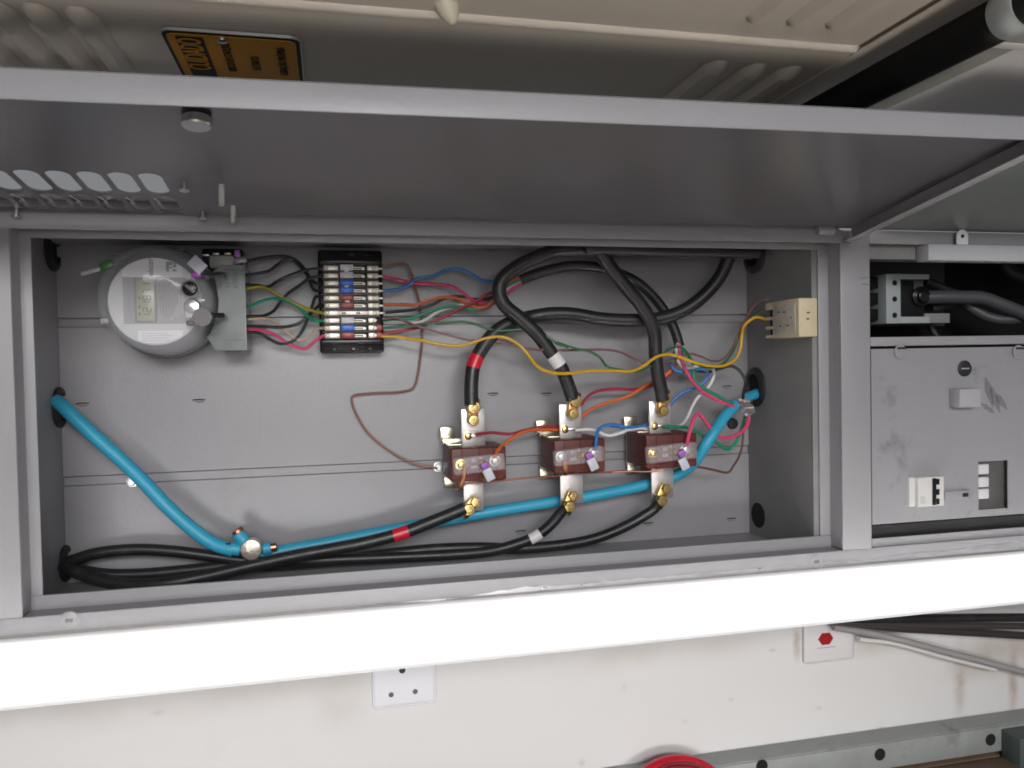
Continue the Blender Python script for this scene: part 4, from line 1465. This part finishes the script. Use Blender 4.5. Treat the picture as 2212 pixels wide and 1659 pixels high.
g4 = 'thin wires from transformers to cable sheath'
wire('wire', 'red', .0024, [('D1', [(560, 520), (640, 508), (750, 500), (950, 515), (1100, 475), (1300, 435), (1490, 420)], .14, .165), ('D1', [(1640, 330), (1735, 190), (1800, 100), (1880, 50), (2000, 25), (2212, 18)], .18, .175), ('D2', [(200, 155), (420, 155), (600, 105), (700, 50)], .175, .18), ('C7', [(1530, 1280), (1565, 1190), (1585, 1100), (1585, 1050)], .175, .17)],
     'dark red wire from the red-taped transformer to the sheath end', 'wire', g4)
wire('wire', 'orange', .0027, [('D1', [(770, 770), (800, 700), (850, 650), (950, 570), (1100, 490), (1250, 465), (1490, 465)], .105, .165), ('D1', [(1640, 400), (1735, 320), (1800, 270), (1900, 210), (2050, 160), (2212, 110)], .18, .17), ('D2', [(350, 215), (500, 120), (600, 70), (700, 10)], .17, .178), ('C7', [(1500, 1300), (1555, 1230), (1595, 1130), (1595, 1050)], .175, .17)],
     'orange wire from the clear cover of the red-taped transformer to the sheath end', 'wire', g4)
wire('wire', 'white', .0026, [('D1', [(1660, 475), (1800, 465), (1900, 480), (1980, 520), (2060, 530), (2212, 485)], .14, .14), ('D2', [(130, 665), (300, 610), (450, 590), (560, 605)], .145, .165), ('D2', [(720, 600), (900, 550), (960, 480), (1020, 350), (1080, 250), (1150, 190), (1220, 100), (1262, 0)], .172, .16), ('C7', [(1885, 1280), (1850, 1240), (1760, 1245), (1680, 1265), (1610, 1250), (1570, 1190), (1560, 1100), (1575, 1050)], .15, .165)],
     'white wire from the middle transformer looping back to the sheath end', 'wire', g4)
wire('wire', 'blue', .0026, [('D1', [(1885, 690), (1893, 600), (1900, 520), (1930, 460), (2000, 420), (2100, 410), (2212, 440)], .105, .14), ('D2', [(100, 555), (280, 580), (430, 570), (540, 540)], .14, .165), ('D2', [(690, 420), (790, 310), (850, 240), (950, 180), (1060, 145), (1150, 80), (1200, 0)], .18, .165), ('C7', [(1830, 1300), (1780, 1275), (1650, 1297), (1560, 1290), (1515, 1240), (1530, 1170), (1580, 1060)], .16, .168)],
     'blue wire from the middle transformer cover looping to the sheath end', 'wire', g4)
wire('wire', 'green', .0026, [('D2', [(700, 568), (800, 572), (900, 575), (970, 585), (1080, 630), (1160, 700), (1300, 750), (1370, 810), (1430, 820), (1500, 750), (1550, 640), (1580, 540), (1610, 440)], .14, .175)],
     'bright green wire from the top of the transformer beside the blue cable', 'wire', g4)
wire('wire', 'green', .0026, [('C7', [(1590, 1050), (1620, 1110), (1690, 1190), (1715, 1270), (1710, 1340), (1760, 1410), (1850, 1470), (1950, 1525), (2040, 1575)], .165, .15), ('D2', [(1560, 330)], .168, None)],
     'bright green wire descending from the sheath end to the split bolt', 'wire', g4)
wire('wire', 'pink', .0031, [('D2', [(965, 780), (970, 720), (1000, 600), (1040, 480), (1085, 432), (1130, 470), (1200, 560), (1260, 640), (1330, 690), (1450, 685), (1550, 640), (1620, 570), (1645, 480), (1620, 400)], .105, .16)],
     'pink wire with a sharp peak over the transformer beside the blue cable', 'wire', g4)
wire('wire', 'pink', .0029, [('C7', [(1580, 1050), (1600, 1170), (1640, 1280), (1700, 1380), (1800, 1480), (1900, 1540), (2035, 1595)], .16, .145), ('D2', [(1550, 360)], .165, None)],
     'pink wire descending from the sheath end to the split bolt', 'wire', g4)
wire('wire', 'black', .0024, [('C7', [(1590, 1060), (1640, 1270), (1750, 1292), (1850, 1300), (1950, 1270), (2050, 1250), (2120, 1290), (2170, 1380), (2155, 1480), (2150, 1540)], .18, .14)],
     'thin black wire curving from the sheath end to the lower grommet', 'wire', g4)

# thick black cables
gk = 'thick black power cables above the transformers'
RK = .0108
cabA = [('P', [(1018, 876), (1018, 830), (1023, 790), (1040, 755), (1070, 718), (1108, 695)], .138, .155), ('P', [(1141, 686), (1190, 678), (1239, 679), (1300, 689), (1373, 692), (1434, 686), (1483, 667), (1524, 635), (1556, 596), (1575, 554), (1588, 530), (1625, 527)], .165, .13)]
wire('power_cable', None, RK, cabA, 'thick black cable with red tape looping up to the top grommet', 'cable', gk, [('tape_band', near(cabA, 1024, 797), .019, REDT)], CABLE)
cabB = [('P', [(1237, 862), (1234, 852), (1224, 823), (1212, 794), (1190, 762), (1160, 722), (1119, 684), (1088, 657), (1078, 630), (1084, 605), (1112, 580), (1154, 558), (1206, 538), (1236, 523)], .138, .13), ('P', [(1270, 505), (1310, 498), (1370, 512), (1430, 522), (1520, 522), (1600, 535), (1640, 545)], .13, .12)]
wire('power_cable', None, RK, cabB, 'thick black cable with white tape and a tight hairpin bend', 'cable', gk, [('tape_band', near(cabB, 1208, 790), .020, WHT)], CABLE)
cabC = [('P', [(1431, 864), (1429, 847), (1422, 815), (1416, 767), (1414, 725), (1405, 693), (1385, 660), (1348, 615), (1312, 568), (1285, 528), (1272, 508)], .138, .11), ('P', [(1280, 490), (1330, 492), (1400, 508), (1480, 520), (1560, 527), (1610, 545)], .11, .13)]
wire('power_cable', None, RK, cabC, 'thick black cable crossing over the loops straight down to its clamp', 'cable', gk, None, CABLE)
cabJ = [('P', [(1124, 605), (1165, 589), (1226, 575), (1275, 575), (1324, 586), (1373, 608), (1410, 640), (1441, 681), (1458, 715), (1468, 748)], JY, .17)]
wire('control_cable', None, .0082, cabJ, 'black multicore sheath with coloured wires at both ends', 'cable', None, None, CABLE)
gl = 'thick black power cables below the transformers'
RL = .0084
cabL = [('P', [(1004, 1098), (985, 1106), (930, 1128), (873, 1150), (787, 1173), (720, 1186), (649, 1199), (547, 1221), (444, 1245), (359, 1260), (273, 1263), (205, 1249), (164, 1234), (138, 1222)], .135, .15)]
_n = len(cabL[0][1])
cabL = [('P', [p_], .135 if k < _n - 5 else .135 + .06 * (k - _n + 5) / 4, None) for k, p_ in enumerate(cabL[0][1])]
wire('power_cable', None, .0094, cabL, 'thick black cable with red tape lying along the cabinet bottom', 'cable', gl, [('tape_band', near(cabL, 886, 1146), .017, REDT)], CABLE)
cabM = [('P', [(1222, 1097), (1211, 1108), (1191, 1132), (1157, 1159), (1112, 1177), (1061, 1190), (993, 1197), (873, 1203), (702, 1210), (615, 1214), (530, 1211), (478, 1204), (376, 1191), (290, 1187), (205, 1196), (160, 1210), (138, 1218)], .138, .195)]
wire('power_cable', None, RL, cabM, 'black cable with white tape curving under to the lower grommet', 'cable', gl, [('tape_band', near(cabM, 1168, 1152), .018, WHT)], CABLE)
cabN = [('P', [(1424, 1084), (1413, 1099), (1385, 1118), (1351, 1137), (1283, 1164), (1198, 1179), (1112, 1185), (1044, 1183), (941, 1186), (839, 1196), (702, 1212), (581, 1222), (496, 1222), (410, 1231), (308, 1240), (222, 1240), (165, 1230), (138, 1224)], .138, .20)]
wire('power_cable', None, RL, cabN, 'black untaped cable from the transformer beside the blue cable, along the bottom', 'cable', gl, None, CABLE)
gn = 'blue neutral cable pieces'
cabP = [('P', [(120, 866), (132, 874), (152, 893), (200, 938), (260, 992), (310, 1040), (360, 1093), (420, 1146), (465, 1176), (505, 1189)], .195, .15)]
wire('neutral_cable', None, .0098, cabP, 'blue cable slanting down from the mid grommet to the split bolt', 'cable', gn, None, BLUE_N)
cabQ = [('P', [(556, 1201), (600, 1192), (702, 1173), (804, 1153), (930, 1129), (1050, 1107), (1150, 1091), (1218, 1081), (1300, 1067), (1400, 1046), (1460, 1028), (1495, 1003), (1528, 954), (1565, 900), (1588, 874)], .165, .165)]
_q = []
ysq = [.165, .165, .17, .175, .18, .18, .18, .18, .178, .178, .172, .155, .13, .145, .16]
cabQ = [('P', [p_], y_, None) for p_, y_ in zip(cabQ[0][1], ysq)]
wire('neutral_cable', None, .0092, cabQ, 'long blue cable running under all three transformers and up beside the last', 'cable', gn, None, BLUE_N)
cabR = [('P', [(1610, 861), (1618, 857), (1628, 853), (1636, 850)], .165, .19)]
wire('neutral_cable', None, .0086, cabR, 'short blue stub coming out of the lower grommet by the connector', 'cable', gn, None, BLUE_N)

# split bolts on the blue cable
sb = empty('split_bolt', at(543, 1186, .14), 'round silver split bolt joining blue cables above the cabinet bottom', 'connector', 'split bolt connectors')
c = at(543, 1186, .138)
bm = newbm()
lathe(bm, c, -Y, [(.013, -.018), (.0142, -.001), (.0148, .002), (.0142, .005), (.012, .006)], 28)
put('bolt_head', bm, mat('dull_tin', (0.55, 0.50, 0.43), .4, .8, .5, 120), sb)
for (u0, v0, u1, v1, rr) in ((1500, 285, 1560, 355, .0095), (1660, 390, 1715, 378, .0085), (1455, 385, 1520, 392, .0095)):
    bm = newbm()
    a, b_ = at(*px('D5', u0, v0), .15), at(*px('D5', u1, v1), .15)
    cyl(bm, a, b_ - a, rr, (b_ - a).length, 18, .001)
    put('cable_stub', bm, BLUE_N, sb)
for (u0, v0, u1, v1, rr) in ((1495, 265, 1515, 290, .0085), (1710, 380, 1750, 374, .0065), (1600, 445, 1640, 440, .006), (1510, 395, 1530, 390, .0075)):
    bm = newbm()
    a, b_ = at(*px('D5', u0, v0), .15), at(*px('D5', u1, v1), .15)
    cyl(bm, a, b_ - a, rr, (b_ - a).length, 14, .001)
    put('copper_end', bm, COPPER, sb)
bm = newbm()
a, b_ = at(*px('D5', 1440, 350), .148), at(*px('D5', 1450, 420), .148)
cyl(bm, a, b_ - a, .0035, (b_ - a).length, 12)
put('cable_tie', bm, BLACKR, sb)
sb2 = empty('split_bolt', at(1612, 885, .155), 'silver hex split bolt clamped beside the lower grommet', 'connector', 'split bolt connectors')
SY = .155


def d2(x_, y_, yy):
    return at(*px('D2', x_, y_), yy)


bm = newbm()
a, b_ = d2(1590, 290, SY + .012), d2(1625, 370, SY)
cyl(bm, a, b_ - a, .0095, (b_ - a).length, 6, .001)
cyl(bm, b_, b_ - a, .0125, .009, 6, .001)
put('bolt_body', bm, TIN, sb2)
bm = newbm()
for u, v in ((1685, 400), (1615, 445)):
    q = d2(u, v, SY)
    a = (q - b_).normalized()
    obox(bm, (q + b_) / 2 + (q - b_) * .25, a, Y, a.cross(Y), (q - b_).length * .7, .009, .0075, .001)
put('bolt_fork', bm, TIN, sb2)
bm = newbm()
a, b_ = d2(1550, 262, SY), d2(1690, 300, SY)
obox(bm, d2(1560, 275, SY + .006), X, Y, Z, .015, .012, .006, .001)
obox(bm, d2(1610, 305, SY + .006), X, Y, Z, .012, .012, .008, .001)
put('nut', bm, TIN, sb2)
bm = newbm()
for k in range(4):
    a, b_ = d2(1525 + k * 6, 312 + k * 8, SY + .004), d2(1680, 275 + k * 7, SY + .012)
    cyl(bm, a, b_ - a, .0018, (b_ - a).length, 8)
put('copper_strand', bm, COPPER, sb2)

# ================================================================== grommets
gg = 'black rubber grommets in the cabinet sides'


def grommet(xw, u, v, rz, ry, label, sgn, yy=None):
    c = atx(u, v, xw)
    e = empty('grommet', c, label, 'grommet', gg)
    bm = newbm()
    lathe(bm, c, X * sgn, [(rz, 0.0002), (rz, .004), (rz * .86, .007), (rz * .66, .0072), (rz * .64, .001)], 36, ry / rz)
    put('rubber_ring', bm, BLACKR, e)
    bm = newbm()
    lathe(bm, c, X * sgn, [(rz * .65, .0004), (rz * .65, .0022)], 28, ry / rz)
    put('hole', bm, DARK, e)
    return e


grommet(XL, 110, 540, .030, .030, 'black rubber grommet in the cabinet corner beside the green seal', 1)
grommet(XL, 126, 880, .029, .029, 'black rubber grommet where the slanting blue cable enters', 1)
grommet(XL, 139, 1217, .026, .026, 'black rubber grommet where the lower black cables enter', 1)
grommet(XR, 1632, 548, .034, .034, 'black rubber grommet where the upper black cables gather', -1)
grommet(XR, 1634, 836, .034, .030, 'black rubber grommet beside the silver split bolt', -1)
c = atx(1638, 1113, XR)
bm = newbm()
lathe(bm, c, -X, [(.0215, .0002), (.0215, .0008)], 36)
put('cable_hole', bm, DARK, enc)
bm = newbm()
p = atx(1578, 918, XR - .05)
c = at(1582, 915, .2235)
lathe(bm, c, -Y, [(.010, 0), (.009, .004), (.006, .005)], 20)
tag(put('rubber_plug', bm, BLACKR), 'small black rubber plug behind the steep blue cable', 'plug')

# ================================================================== cream connector on the right wall
xf = XR - .032
p0, p1 = atx(1724, 740, xf), atx(1655, 640, xf)
zc0, zc1 = atx(1722, 728, xf).z, atx(1728, 643, xf).z
yn, yfar = atx(1726, 690, xf).y, atx(1668, 690, xf).y
cc = empty('cream_connector', (XR, (yn + yfar) / 2, (zc0 + zc1) / 2), 'aged cream connector block screwed to the grey cabinet side', 'connector')
bm = newbm()
box(bm, xf, XR - .0005, yn, yfar, zc0, zc1, .0022, 3)
put('body', bm, CREAMP, cc)
hz = zc1 - zc0
bm = newbm()
box(bm, xf + .001, XR - .0005, yfar - .001, yfar + .022, zc0 + hz * .80, zc1 - .001, .001)
box(bm, xf + .001, XR - .0005, yfar - .001, yfar + .022, zc0 + hz * .52, zc0 + hz * .60, .001)
box(bm, xf + .001, XR - .0005, yfar - .001, yfar + .022, zc0 + hz * .26, zc0 + hz * .34, .001)
box(bm, xf + .001, XR - .0005, yfar - .001, yfar + .022, zc0 + .001, zc0 + hz * .1, .001)
put('wire_guide', bm, CREAMP, cc)
bm = newbm()
for f0, f1 in ((.61, .79), (.35, .51), (.11, .25)):
    box(bm, xf + .004, XR - .001, yfar, yfar + .012, zc0 + hz * f0, zc0 + hz * f1)
put('wire_slot', bm, DARK, cc)
bm = newbm()
yl = yn + (yfar - yn) * .12
yl2 = yn + (yfar - yn) * .92
box(bm, xf - .0008, xf + .001, yl, yl2, zc0 + hz * .12, zc0 + hz * .88, .0004)
lb_ = put('label', bm, mat('label_dirty_white', (0.46, 0.43, 0.36), .5, 0, .05, 50, .2, 60), cc)
bm = newbm()
ym = (yl + yl2) / 2 - .004
for dz_, w_, dy in ((.30, .009, -.01), (.30, .006, .012), (.66, .008, .0), (.68, .006, .016), (.5, .004, -.016)):
    box(bm, xf - .0011, xf - .0006, ym + dy, ym + dy + w_, zc0 + hz * dz_, zc0 + hz * (dz_ + .035))
put('printed_mark', bm, PRINT, lb_)
bm = newbm()
for dz_, dx in ((.60, .013), (.44, .012)):
    box(bm, xf + dx, xf + dx + .005, yn - .0003, yn + .0002, zc0 + hz * dz_, zc0 + hz * (dz_ + .04))
put('printed_mark', bm, PRINT, cc)

# ================================================================== cream outer door overhead
ZC = 0.63
od = empty('ribbed_panel', (0.4, 0, ZC), 'cream ribbed sheet-metal panel overhead behind the lifted door', 'panel')
xe = 0.997
bm = newbm()
box(bm, -0.75, xe, -0.238, 0.24, ZC, ZC + .0015)
box(bm, -0.75, xe, -.52, -0.238, ZC + .004, ZC + .0055)
# rolled ridge across the sheet, from beside the left ribs to the right edge
t = bmesh.new()
pr_ = [(-.246, .004), (-.243, -.0002), (-.240, -.0015), (-.2365, -.0008), (-.233, .0002)]
r0 = [t.verts.new((-.75, y_, ZC + z_)) for y_, z_ in pr_]
r1 = [t.verts.new((xe - .045, y_, ZC + z_)) for y_, z_ in pr_]
for k in range(4):
    t.faces.new((r0[k], r0[k + 1], r1[k + 1], r1[k]))
merge(bm, t)
put('sheet', bm, CREAM, od)


def rib(x, y0, y1, w, label=None):
    bm = newbm()
    n = 24
    prof = [(-w, .0), (-w * .72, -.0035), (-w * .45, -.008), (w * .45, -.008), (w * .72, -.0035), (w, 0)]
    rings = []
    for k in range(n + 1):
        f = k / n
        y = y0 + (y1 - y0) * f
        s = min(1, min(f, 1 - f) * n / 1.0)
        s = math.sin(s * math.pi / 2)
        zb = ZC + (.0042 if y < -.238 else 0) - .0003
        rings.append([bm.verts.new((x + a * (.45 + .55 * s), y, zb + h * s)) for a, h in prof])
    for A_, B_ in zip(rings, rings[1:]):
        for k in range(len(prof) - 1):
            bm.faces.new((A_[k], A_[k + 1], B_[k + 1], B_[k]))
    put('pressed_rib', bm, CREAM, od)


for x_ in (.812, .862, .908):
    rib(x_, -.190, .18, .016)
for x_ in (.800, .846, .892):
    rib(x_, -.50, -.282, .016)
for x_ in (.062, .098, .135):
    rib(x_, -.205, .18, .015)
for x_ in (.02, -.03):
    rib(x_, -.205, .18, .015)
bm = newbm()
box(bm, xe - .047, xe, -.52, .24, ZC - .0015, ZC - .0002)
put('edge_fold', bm, CREAM, od)
bm = newbm()
c = atz(965, 33, ZC)
t = bmesh.new()
lathe(t, (0, 0, 0), Vector((0, 0, -1)), [(.013, -.012), (.010, .004), (.0045, .013), (.002, .0145)], 20)
merge(bm, t, Matrix.Translation(c + Vector((.0, -.012, 0))) @ Matrix.Rotation(-.35, 4, 'Y'))
tag(put('plastic_peg', bm, mat('ivory_plastic', (0.58, 0.53, 0.42), .4)), 'ivory plastic peg hanging from the cream panel by the ridge', 'peg')
# black seal and the pale panel next to it
bm = newbm()
TX, TZ, TR = .985, .600, .0208
cyl(bm, Vector((TX, -.52, TZ)), Y, TR, .72, 32)
tag(put('rubber_tube', bm, mat('tube_black', (0.004, 0.004, 0.004), .7, spec=.2)), 'thick black rubber tube running along the edge of the cream panel', 'tube')
bm = newbm()
box(bm, xe + .001, 1.0985, -.52, .24, ZC + .002, ZC + .004)
tag(put('filler_strip', bm, mat('filler_dark', (0.03, 0.03, 0.028), .7)), 'dark filler strip behind the black tube', 'filler strip')
bm = newbm()
box(bm, 1.099, 2.4, -.52, .24, ZC + .004, ZC + .007)
pn = put('pale_panel', bm, CREAM2)
tag(pn, 'pale grey sheet panel beyond the black rubber tube', 'panel')
pl0, pl1 = atz(1962, 86, ZC), atz(2212, 104, ZC)
bm = newbm()
box(bm, 1.10, 2.4, pl0.y - .012, pl0.y + .004, ZC + .0005, ZC + .0038, .001)
put('trim_strip', bm, mat('trim_white', (.74, .70, .66), .4), pn)
bm = newbm()
box(bm, 1.0992, 1.13, -.52, .24, ZC + .001, ZC + .0036)
put('edge_fold', bm, mat('edge_fold_grey', (.33, .32, .28), .5), pn)
bm = newbm()
c = atz(2194, 66, ZC + .004)
lathe(bm, c, -Z, [(.007, -.001), (.006, .002), (.003, .003)], 14)
put('screw', bm, mat('rusty_screw', (.25, .16, .10), .6), pn)
cl = empty('pipe_clamp', atz(2180, 18, ZC - .02), 'galvanised clamp around the end of the black rubber tube', 'clamp')
a = atx(2170, 6, TX)
bm = newbm()
lathe(bm, (TX, a.y, TZ), -Y, [(TR + .0002, 0), (.0222, .0005), (.0230, .002), (.0230, .026), (.0222, .028)], 40)
put('collar', bm, mat('galvanised_clamp', (.34, .365, .35), .4, .5, .15, 50, .15, 30), cl)
bm = newbm()
q = Vector((TX + .016, a.y - .022, TZ - .0225))
obox(bm, q, Vector((.75, .6, -.25)).normalized(), Vector((-.6, .75, 0)).normalized(), Vector((.19, .15, .97)).normalized(), .05, .016, .004, .001)
put('ear', bm, bpy.data.materials['galvanised_clamp'], cl)
bm = newbm()
cyl(bm, q + Vector((.006, .004, -.008)), Z, .005, .012, 6, .0008)
put('clamp_bolt', bm, ZINC, cl)

# warning sign
s0, s1 = atz(338, 54, ZC - .002), atz(650, 84, ZC - .002)
sx0, sx1, sy1 = s0.x, s1.x, (s0.y + s1.y) / 2
sg = empty('warning_sign', ((sx0 + sx1) / 2, sy1 + .1, ZC), 'yellow and black electric shock warning sign on the cream panel', 'sign')


def rrect(x0, x1, y0, y1, r, z, n=6):
    o = []
    for cx2, cy2, a0 in ((x1 - r, y1 - r, 0), (x0 + r, y1 - r, 1), (x0 + r, y0 + r, 2), (x1 - r, y0 + r, 3)):
        for k in range(n + 1):
            a = math.pi / 2 * (a0 + k / n)
            o.append(Vector((cx2 + r * math.cos(a), cy2 + r * math.sin(a), z)))
    return o


sh = .2
bm = newbm()
prism(bm, rrect(sx0, sx1, sy1, sy1 + sh, .012, ZC - .004), Z, .003)
put('backing_plate', bm, mat('sign_edge_metal', (.55, .55, .55), .35, .6), sg)
bm = newbm()
prism(bm, rrect(sx0 + .0015, sx1 - .0015, sy1 + .0015, sy1 + sh - .002, .011, ZC - .0046), Z, .0005)
put('black_border', bm, SIGNK, sg)
bm = newbm()
prism(bm, rrect(sx0 + .0055, sx1 - .0055, sy1 + .0055, sy1 + sh - .006, .008, ZC - .0052), Z, .0005)
yp = put('yellow_face', bm, YELLOW, sg)
bm = newbm()
wdt = sx1 - sx0
box(bm, sx0 + .014, sx0 + .041, sy1 + .011, sy1 + sh - .012, ZC - .0058, ZC - .0053)
bp_ = put('black_band', bm, SIGNK, yp)
zt2 = ZC - .0062
text('lettering', 'CUIDADO', (sx0 + .0275, sy1 + .013, zt2), -Y, -X, .0335, YELLOW, bp_, .0002, .56, 'RIGHT')
for s_, fx, off, sz in (('RISCO DE CHOQUE', .44, .020, .0125), ('EL\u00c9TRICO', .635, .052, .0125), ('GERA\u00c7\u00c3O PR\u00d3PRIA', .845, .022, .0125)):
    text('lettering', s_, (sx0 + wdt * fx, sy1 + off, zt2 + .0004), -Y, -X, sz, SIGNK, yp, .0002, .72, 'RIGHT')
bm = newbm()
c = Vector((sx0 + wdt * .43, sy1 + .012, ZC - .0045))
lathe(bm, c, -Z, [(.0055, -.001), (.0052, .003), (.003, .0042)], 18)
put('rivet', bm, ZINC, sg)

# ================================================================== below the cabinet
# sunlit white leaf hinged along the lower edge
bm = newbm()
e0, e1 = Vector((0, -0.0030, -0.0272)), Vector((0, -0.120, -0.0655))
tv = (e1 - e0).normalized()
nv = Vector((0, -tv.z, tv.y))
if nv.z < 0:
    nv = -nv
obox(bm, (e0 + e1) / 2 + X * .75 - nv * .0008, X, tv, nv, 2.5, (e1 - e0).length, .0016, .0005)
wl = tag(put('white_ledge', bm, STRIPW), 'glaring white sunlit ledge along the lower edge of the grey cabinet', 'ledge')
bm = newbm()
q = at(2135, 1264, -.055)
q = e0 + tv * (q - e0).dot(tv) + X * q.x
lathe(bm, q, nv, [(.0075, .0001), (.0075, .0004)], 20, .45)
put('smudge', bm, mat('smudge_grey', (.30, .30, .29), .6), wl)

# socket outlet
WY = 0.242
k0, k1 = at(823, 1530, WY), at(945, 1510, WY)
zb2 = at(885, 1521, WY).z
so = empty('socket_outlet', ((k0.x + k1.x) / 2 - .006, WY, zb2 + .055), 'white three-hole socket plate on the wall below the white ledge', 'socket')
x0, x1 = at(803, 1470, WY).x, at(941, 1470, WY).x
bm = newbm()
box(bm, x0, x1, WY - .008, WY, zb2, zb2 + .115, .0072, 4)
pl = put('plate', bm, WHITEC, so)
for u, v, w_, h_ in ((869, 1448, .0052, .0062), (845, 1501, .0042, .0036), (897, 1494, .0042, .0036)):
    c = at(u, v, WY - .0082)
    bm = newbm()
    lathe(bm, c, Y, [(w_, 0), (w_, .001)], 18)
    put('pin_hole', bm, mat('pin_hole_dark', (.015, .013, .012), .6) if u == 869 else mat('pin_hole_grey', (.10, .09, .09), .6), pl)
# switch
x0, x1 = at(1732, 1390, WY).x, at(1840, 1390, WY).x
zb3 = at(1786, 1427, WY).z
sw = empty('wall_switch', ((x0 + x1) / 2, WY, zb3 + .05), 'white wall switch plate with a red rocker below the ledge', 'switch')
bm = newbm()
box(bm, x0, x1, WY - .007, WY, zb3, zb3 + .11, .0065, 4)
pl = put('plate', bm, mat('switch_white', (.64, .62, .62), .35), sw)
c = at(1784, 1380, WY - .0078)
bm = newbm()
hx = [Vector((c.x + .0155 * math.cos(a), c.y, c.z + .0125 * math.sin(a))) for a in [math.pi / 3 * k for k in range(6)]]
prism(bm, hx, Y, .003)
put('rocker', bm, mat('rocker_red', (.30, .012, .012), .35), pl)
bm = newbm()
a = at(1766, 1401, WY - .0076)
box(bm, a.x, a.x + .037, a.y, a.y + .001, a.z - .0006, a.z + .0006)
put('plate_seam', bm, PRINTG, pl)

# cables and conduits leaving to the right
gr = 'dark cables passing under the ledge'
for i, (pts, r_, m_, lab) in enumerate((
        ([(1700, 1326), (1850, 1338), (2000, 1336), (2212, 1334), (2330, 1336)], .0078, CABLE, 'black cable at the top of the bundle under the ledge'),
        ([(1700, 1328), (1850, 1345), (2000, 1351), (2212, 1352), (2330, 1352)], .0062, mat('dusty_dark_sheath', (.05, .04, .04), .35), 'dusty dark cable in the middle of the bundle under the ledge'),
        ([(1700, 1330), (1850, 1347), (1930, 1356), (2050, 1363), (2212, 1373), (2330, 1380)], .0072, mat('dark_brown_sheath', (.035, .028, .027), .4), 'dark brown cable lowest in the bundle under the ledge'))):
    bm = newbm()
    sweep(bm, smooth_path([at(u, v, .18 + .012 * i) for u, v in pts]), r_, 14)
    tag(put('loose_cable', bm, m_), lab, 'cable', gr)
for i, (pts, r_, lab) in enumerate((([(1800, 1354), (1900, 1372), (2050, 1410), (2212, 1452), (2300, 1476)], .0062, 'grey plastic conduit slanting down from the ledge'),
                                    ([(1855, 1381), (1930, 1390), (2040, 1420), (2130, 1442), (2150, 1447)], .0040, 'thin whitish pipe under the slanting grey conduit'))):
    bm = newbm()
    sweep(bm, smooth_path([at(u, v, .215 + .005 * i) for u, v in pts]), r_, 14)
    tag(put('conduit', bm, PIPE if i == 0 else mat('white_pipe', (.62, .60, .58), .4)), lab, 'conduit', 'slanting conduits on the wall')

# perforated rail at the bottom
ra = [at(1400, 1664, .20), at(2330, 1550, .20)]
zr_ = at(1880, 1606, .20).z
bm = newbm()
box(bm, .80, 1.95, .196, .2395, zr_ - .0, zr_ + .0025, .0005)
zr_b = at(2000, 1645, .196).z
box(bm, .80, 1.95, .193, .197, zr_b, zr_ + .0005, .0008)
rl = put('perforated_rail', bm, RAILM)
tag(rl, 'grey-green perforated steel rail along the bottom of the white wall', 'rail')
for u, v in ((1646, 1655), (1901, 1630), (2140, 1598)):
    c = at(u, v, .1926)
    bm = newbm()
    lathe(bm, Vector((c.x, .1926, c.z)), Y, [(.0112, 0), (.0112, .0006)], 24)
    put('hole', bm, DARK, rl)
bm = newbm()
a = at(2165, 1600, .19)
box(bm, a.x, a.x + .06, .150, .1925, -.559, zr_ - .004, .002)
tag(put('steel_post', bm, mat('dark_green_steel', (.07, .09, .088), .5, .2, .1, 50, .15, 20)), 'dark green steel post at the end of the perforated rail', 'post')
bm = newbm()
zp = at(2080, 1640, .2).z
box(bm, 1.32, 1.95, .06, .1925, zp - .03, zp - .001, .003)
box(bm, 1.32, 1.95, .1985, .2415, zp - .03, zp - .002, .003)
tag(put('plank', bm, WOOD), 'brown wooden plank showing under the perforated rail', 'plank')
# red coil
c = at(1472, 1802, .165)
rcl = empty('cable_coil', c, 'coil of red cable peeking up at the bottom edge', 'coil')
zc_ = (RC @ (c - CAM)).z
R_ = 158 * zc_ / F
bm = newbm()
ax_ = Vector((0.05, -1, .35)).normalized()
lathe(bm, c, ax_, [(R_ * .80, -.02), (R_ * .96, -.016), (R_, -.004), (R_ * .985, .006), (R_ * .93, .011), (R_ * .86, .009)], 64)
put('outer_turn', bm, REDC, rcl)
bm = newbm()
s_, a_, u_ = basis(ax_)
for k in range(9):
    rr = R_ * (.90 - .05 * k)
    sweep(bm, [c + a_ * (.009 - .0006 * k) + (s_ * math.cos(2 * math.pi * j / 60) + u_ * math.sin(2 * math.pi * j / 60)) * rr * (1 + .006 * math.sin(j * 1.7 + k)) for j in range(61)], .0034, 6)
put('inner_turn', bm, mat('dark_red_sheath', (.16, .012, .02), .45), rcl)
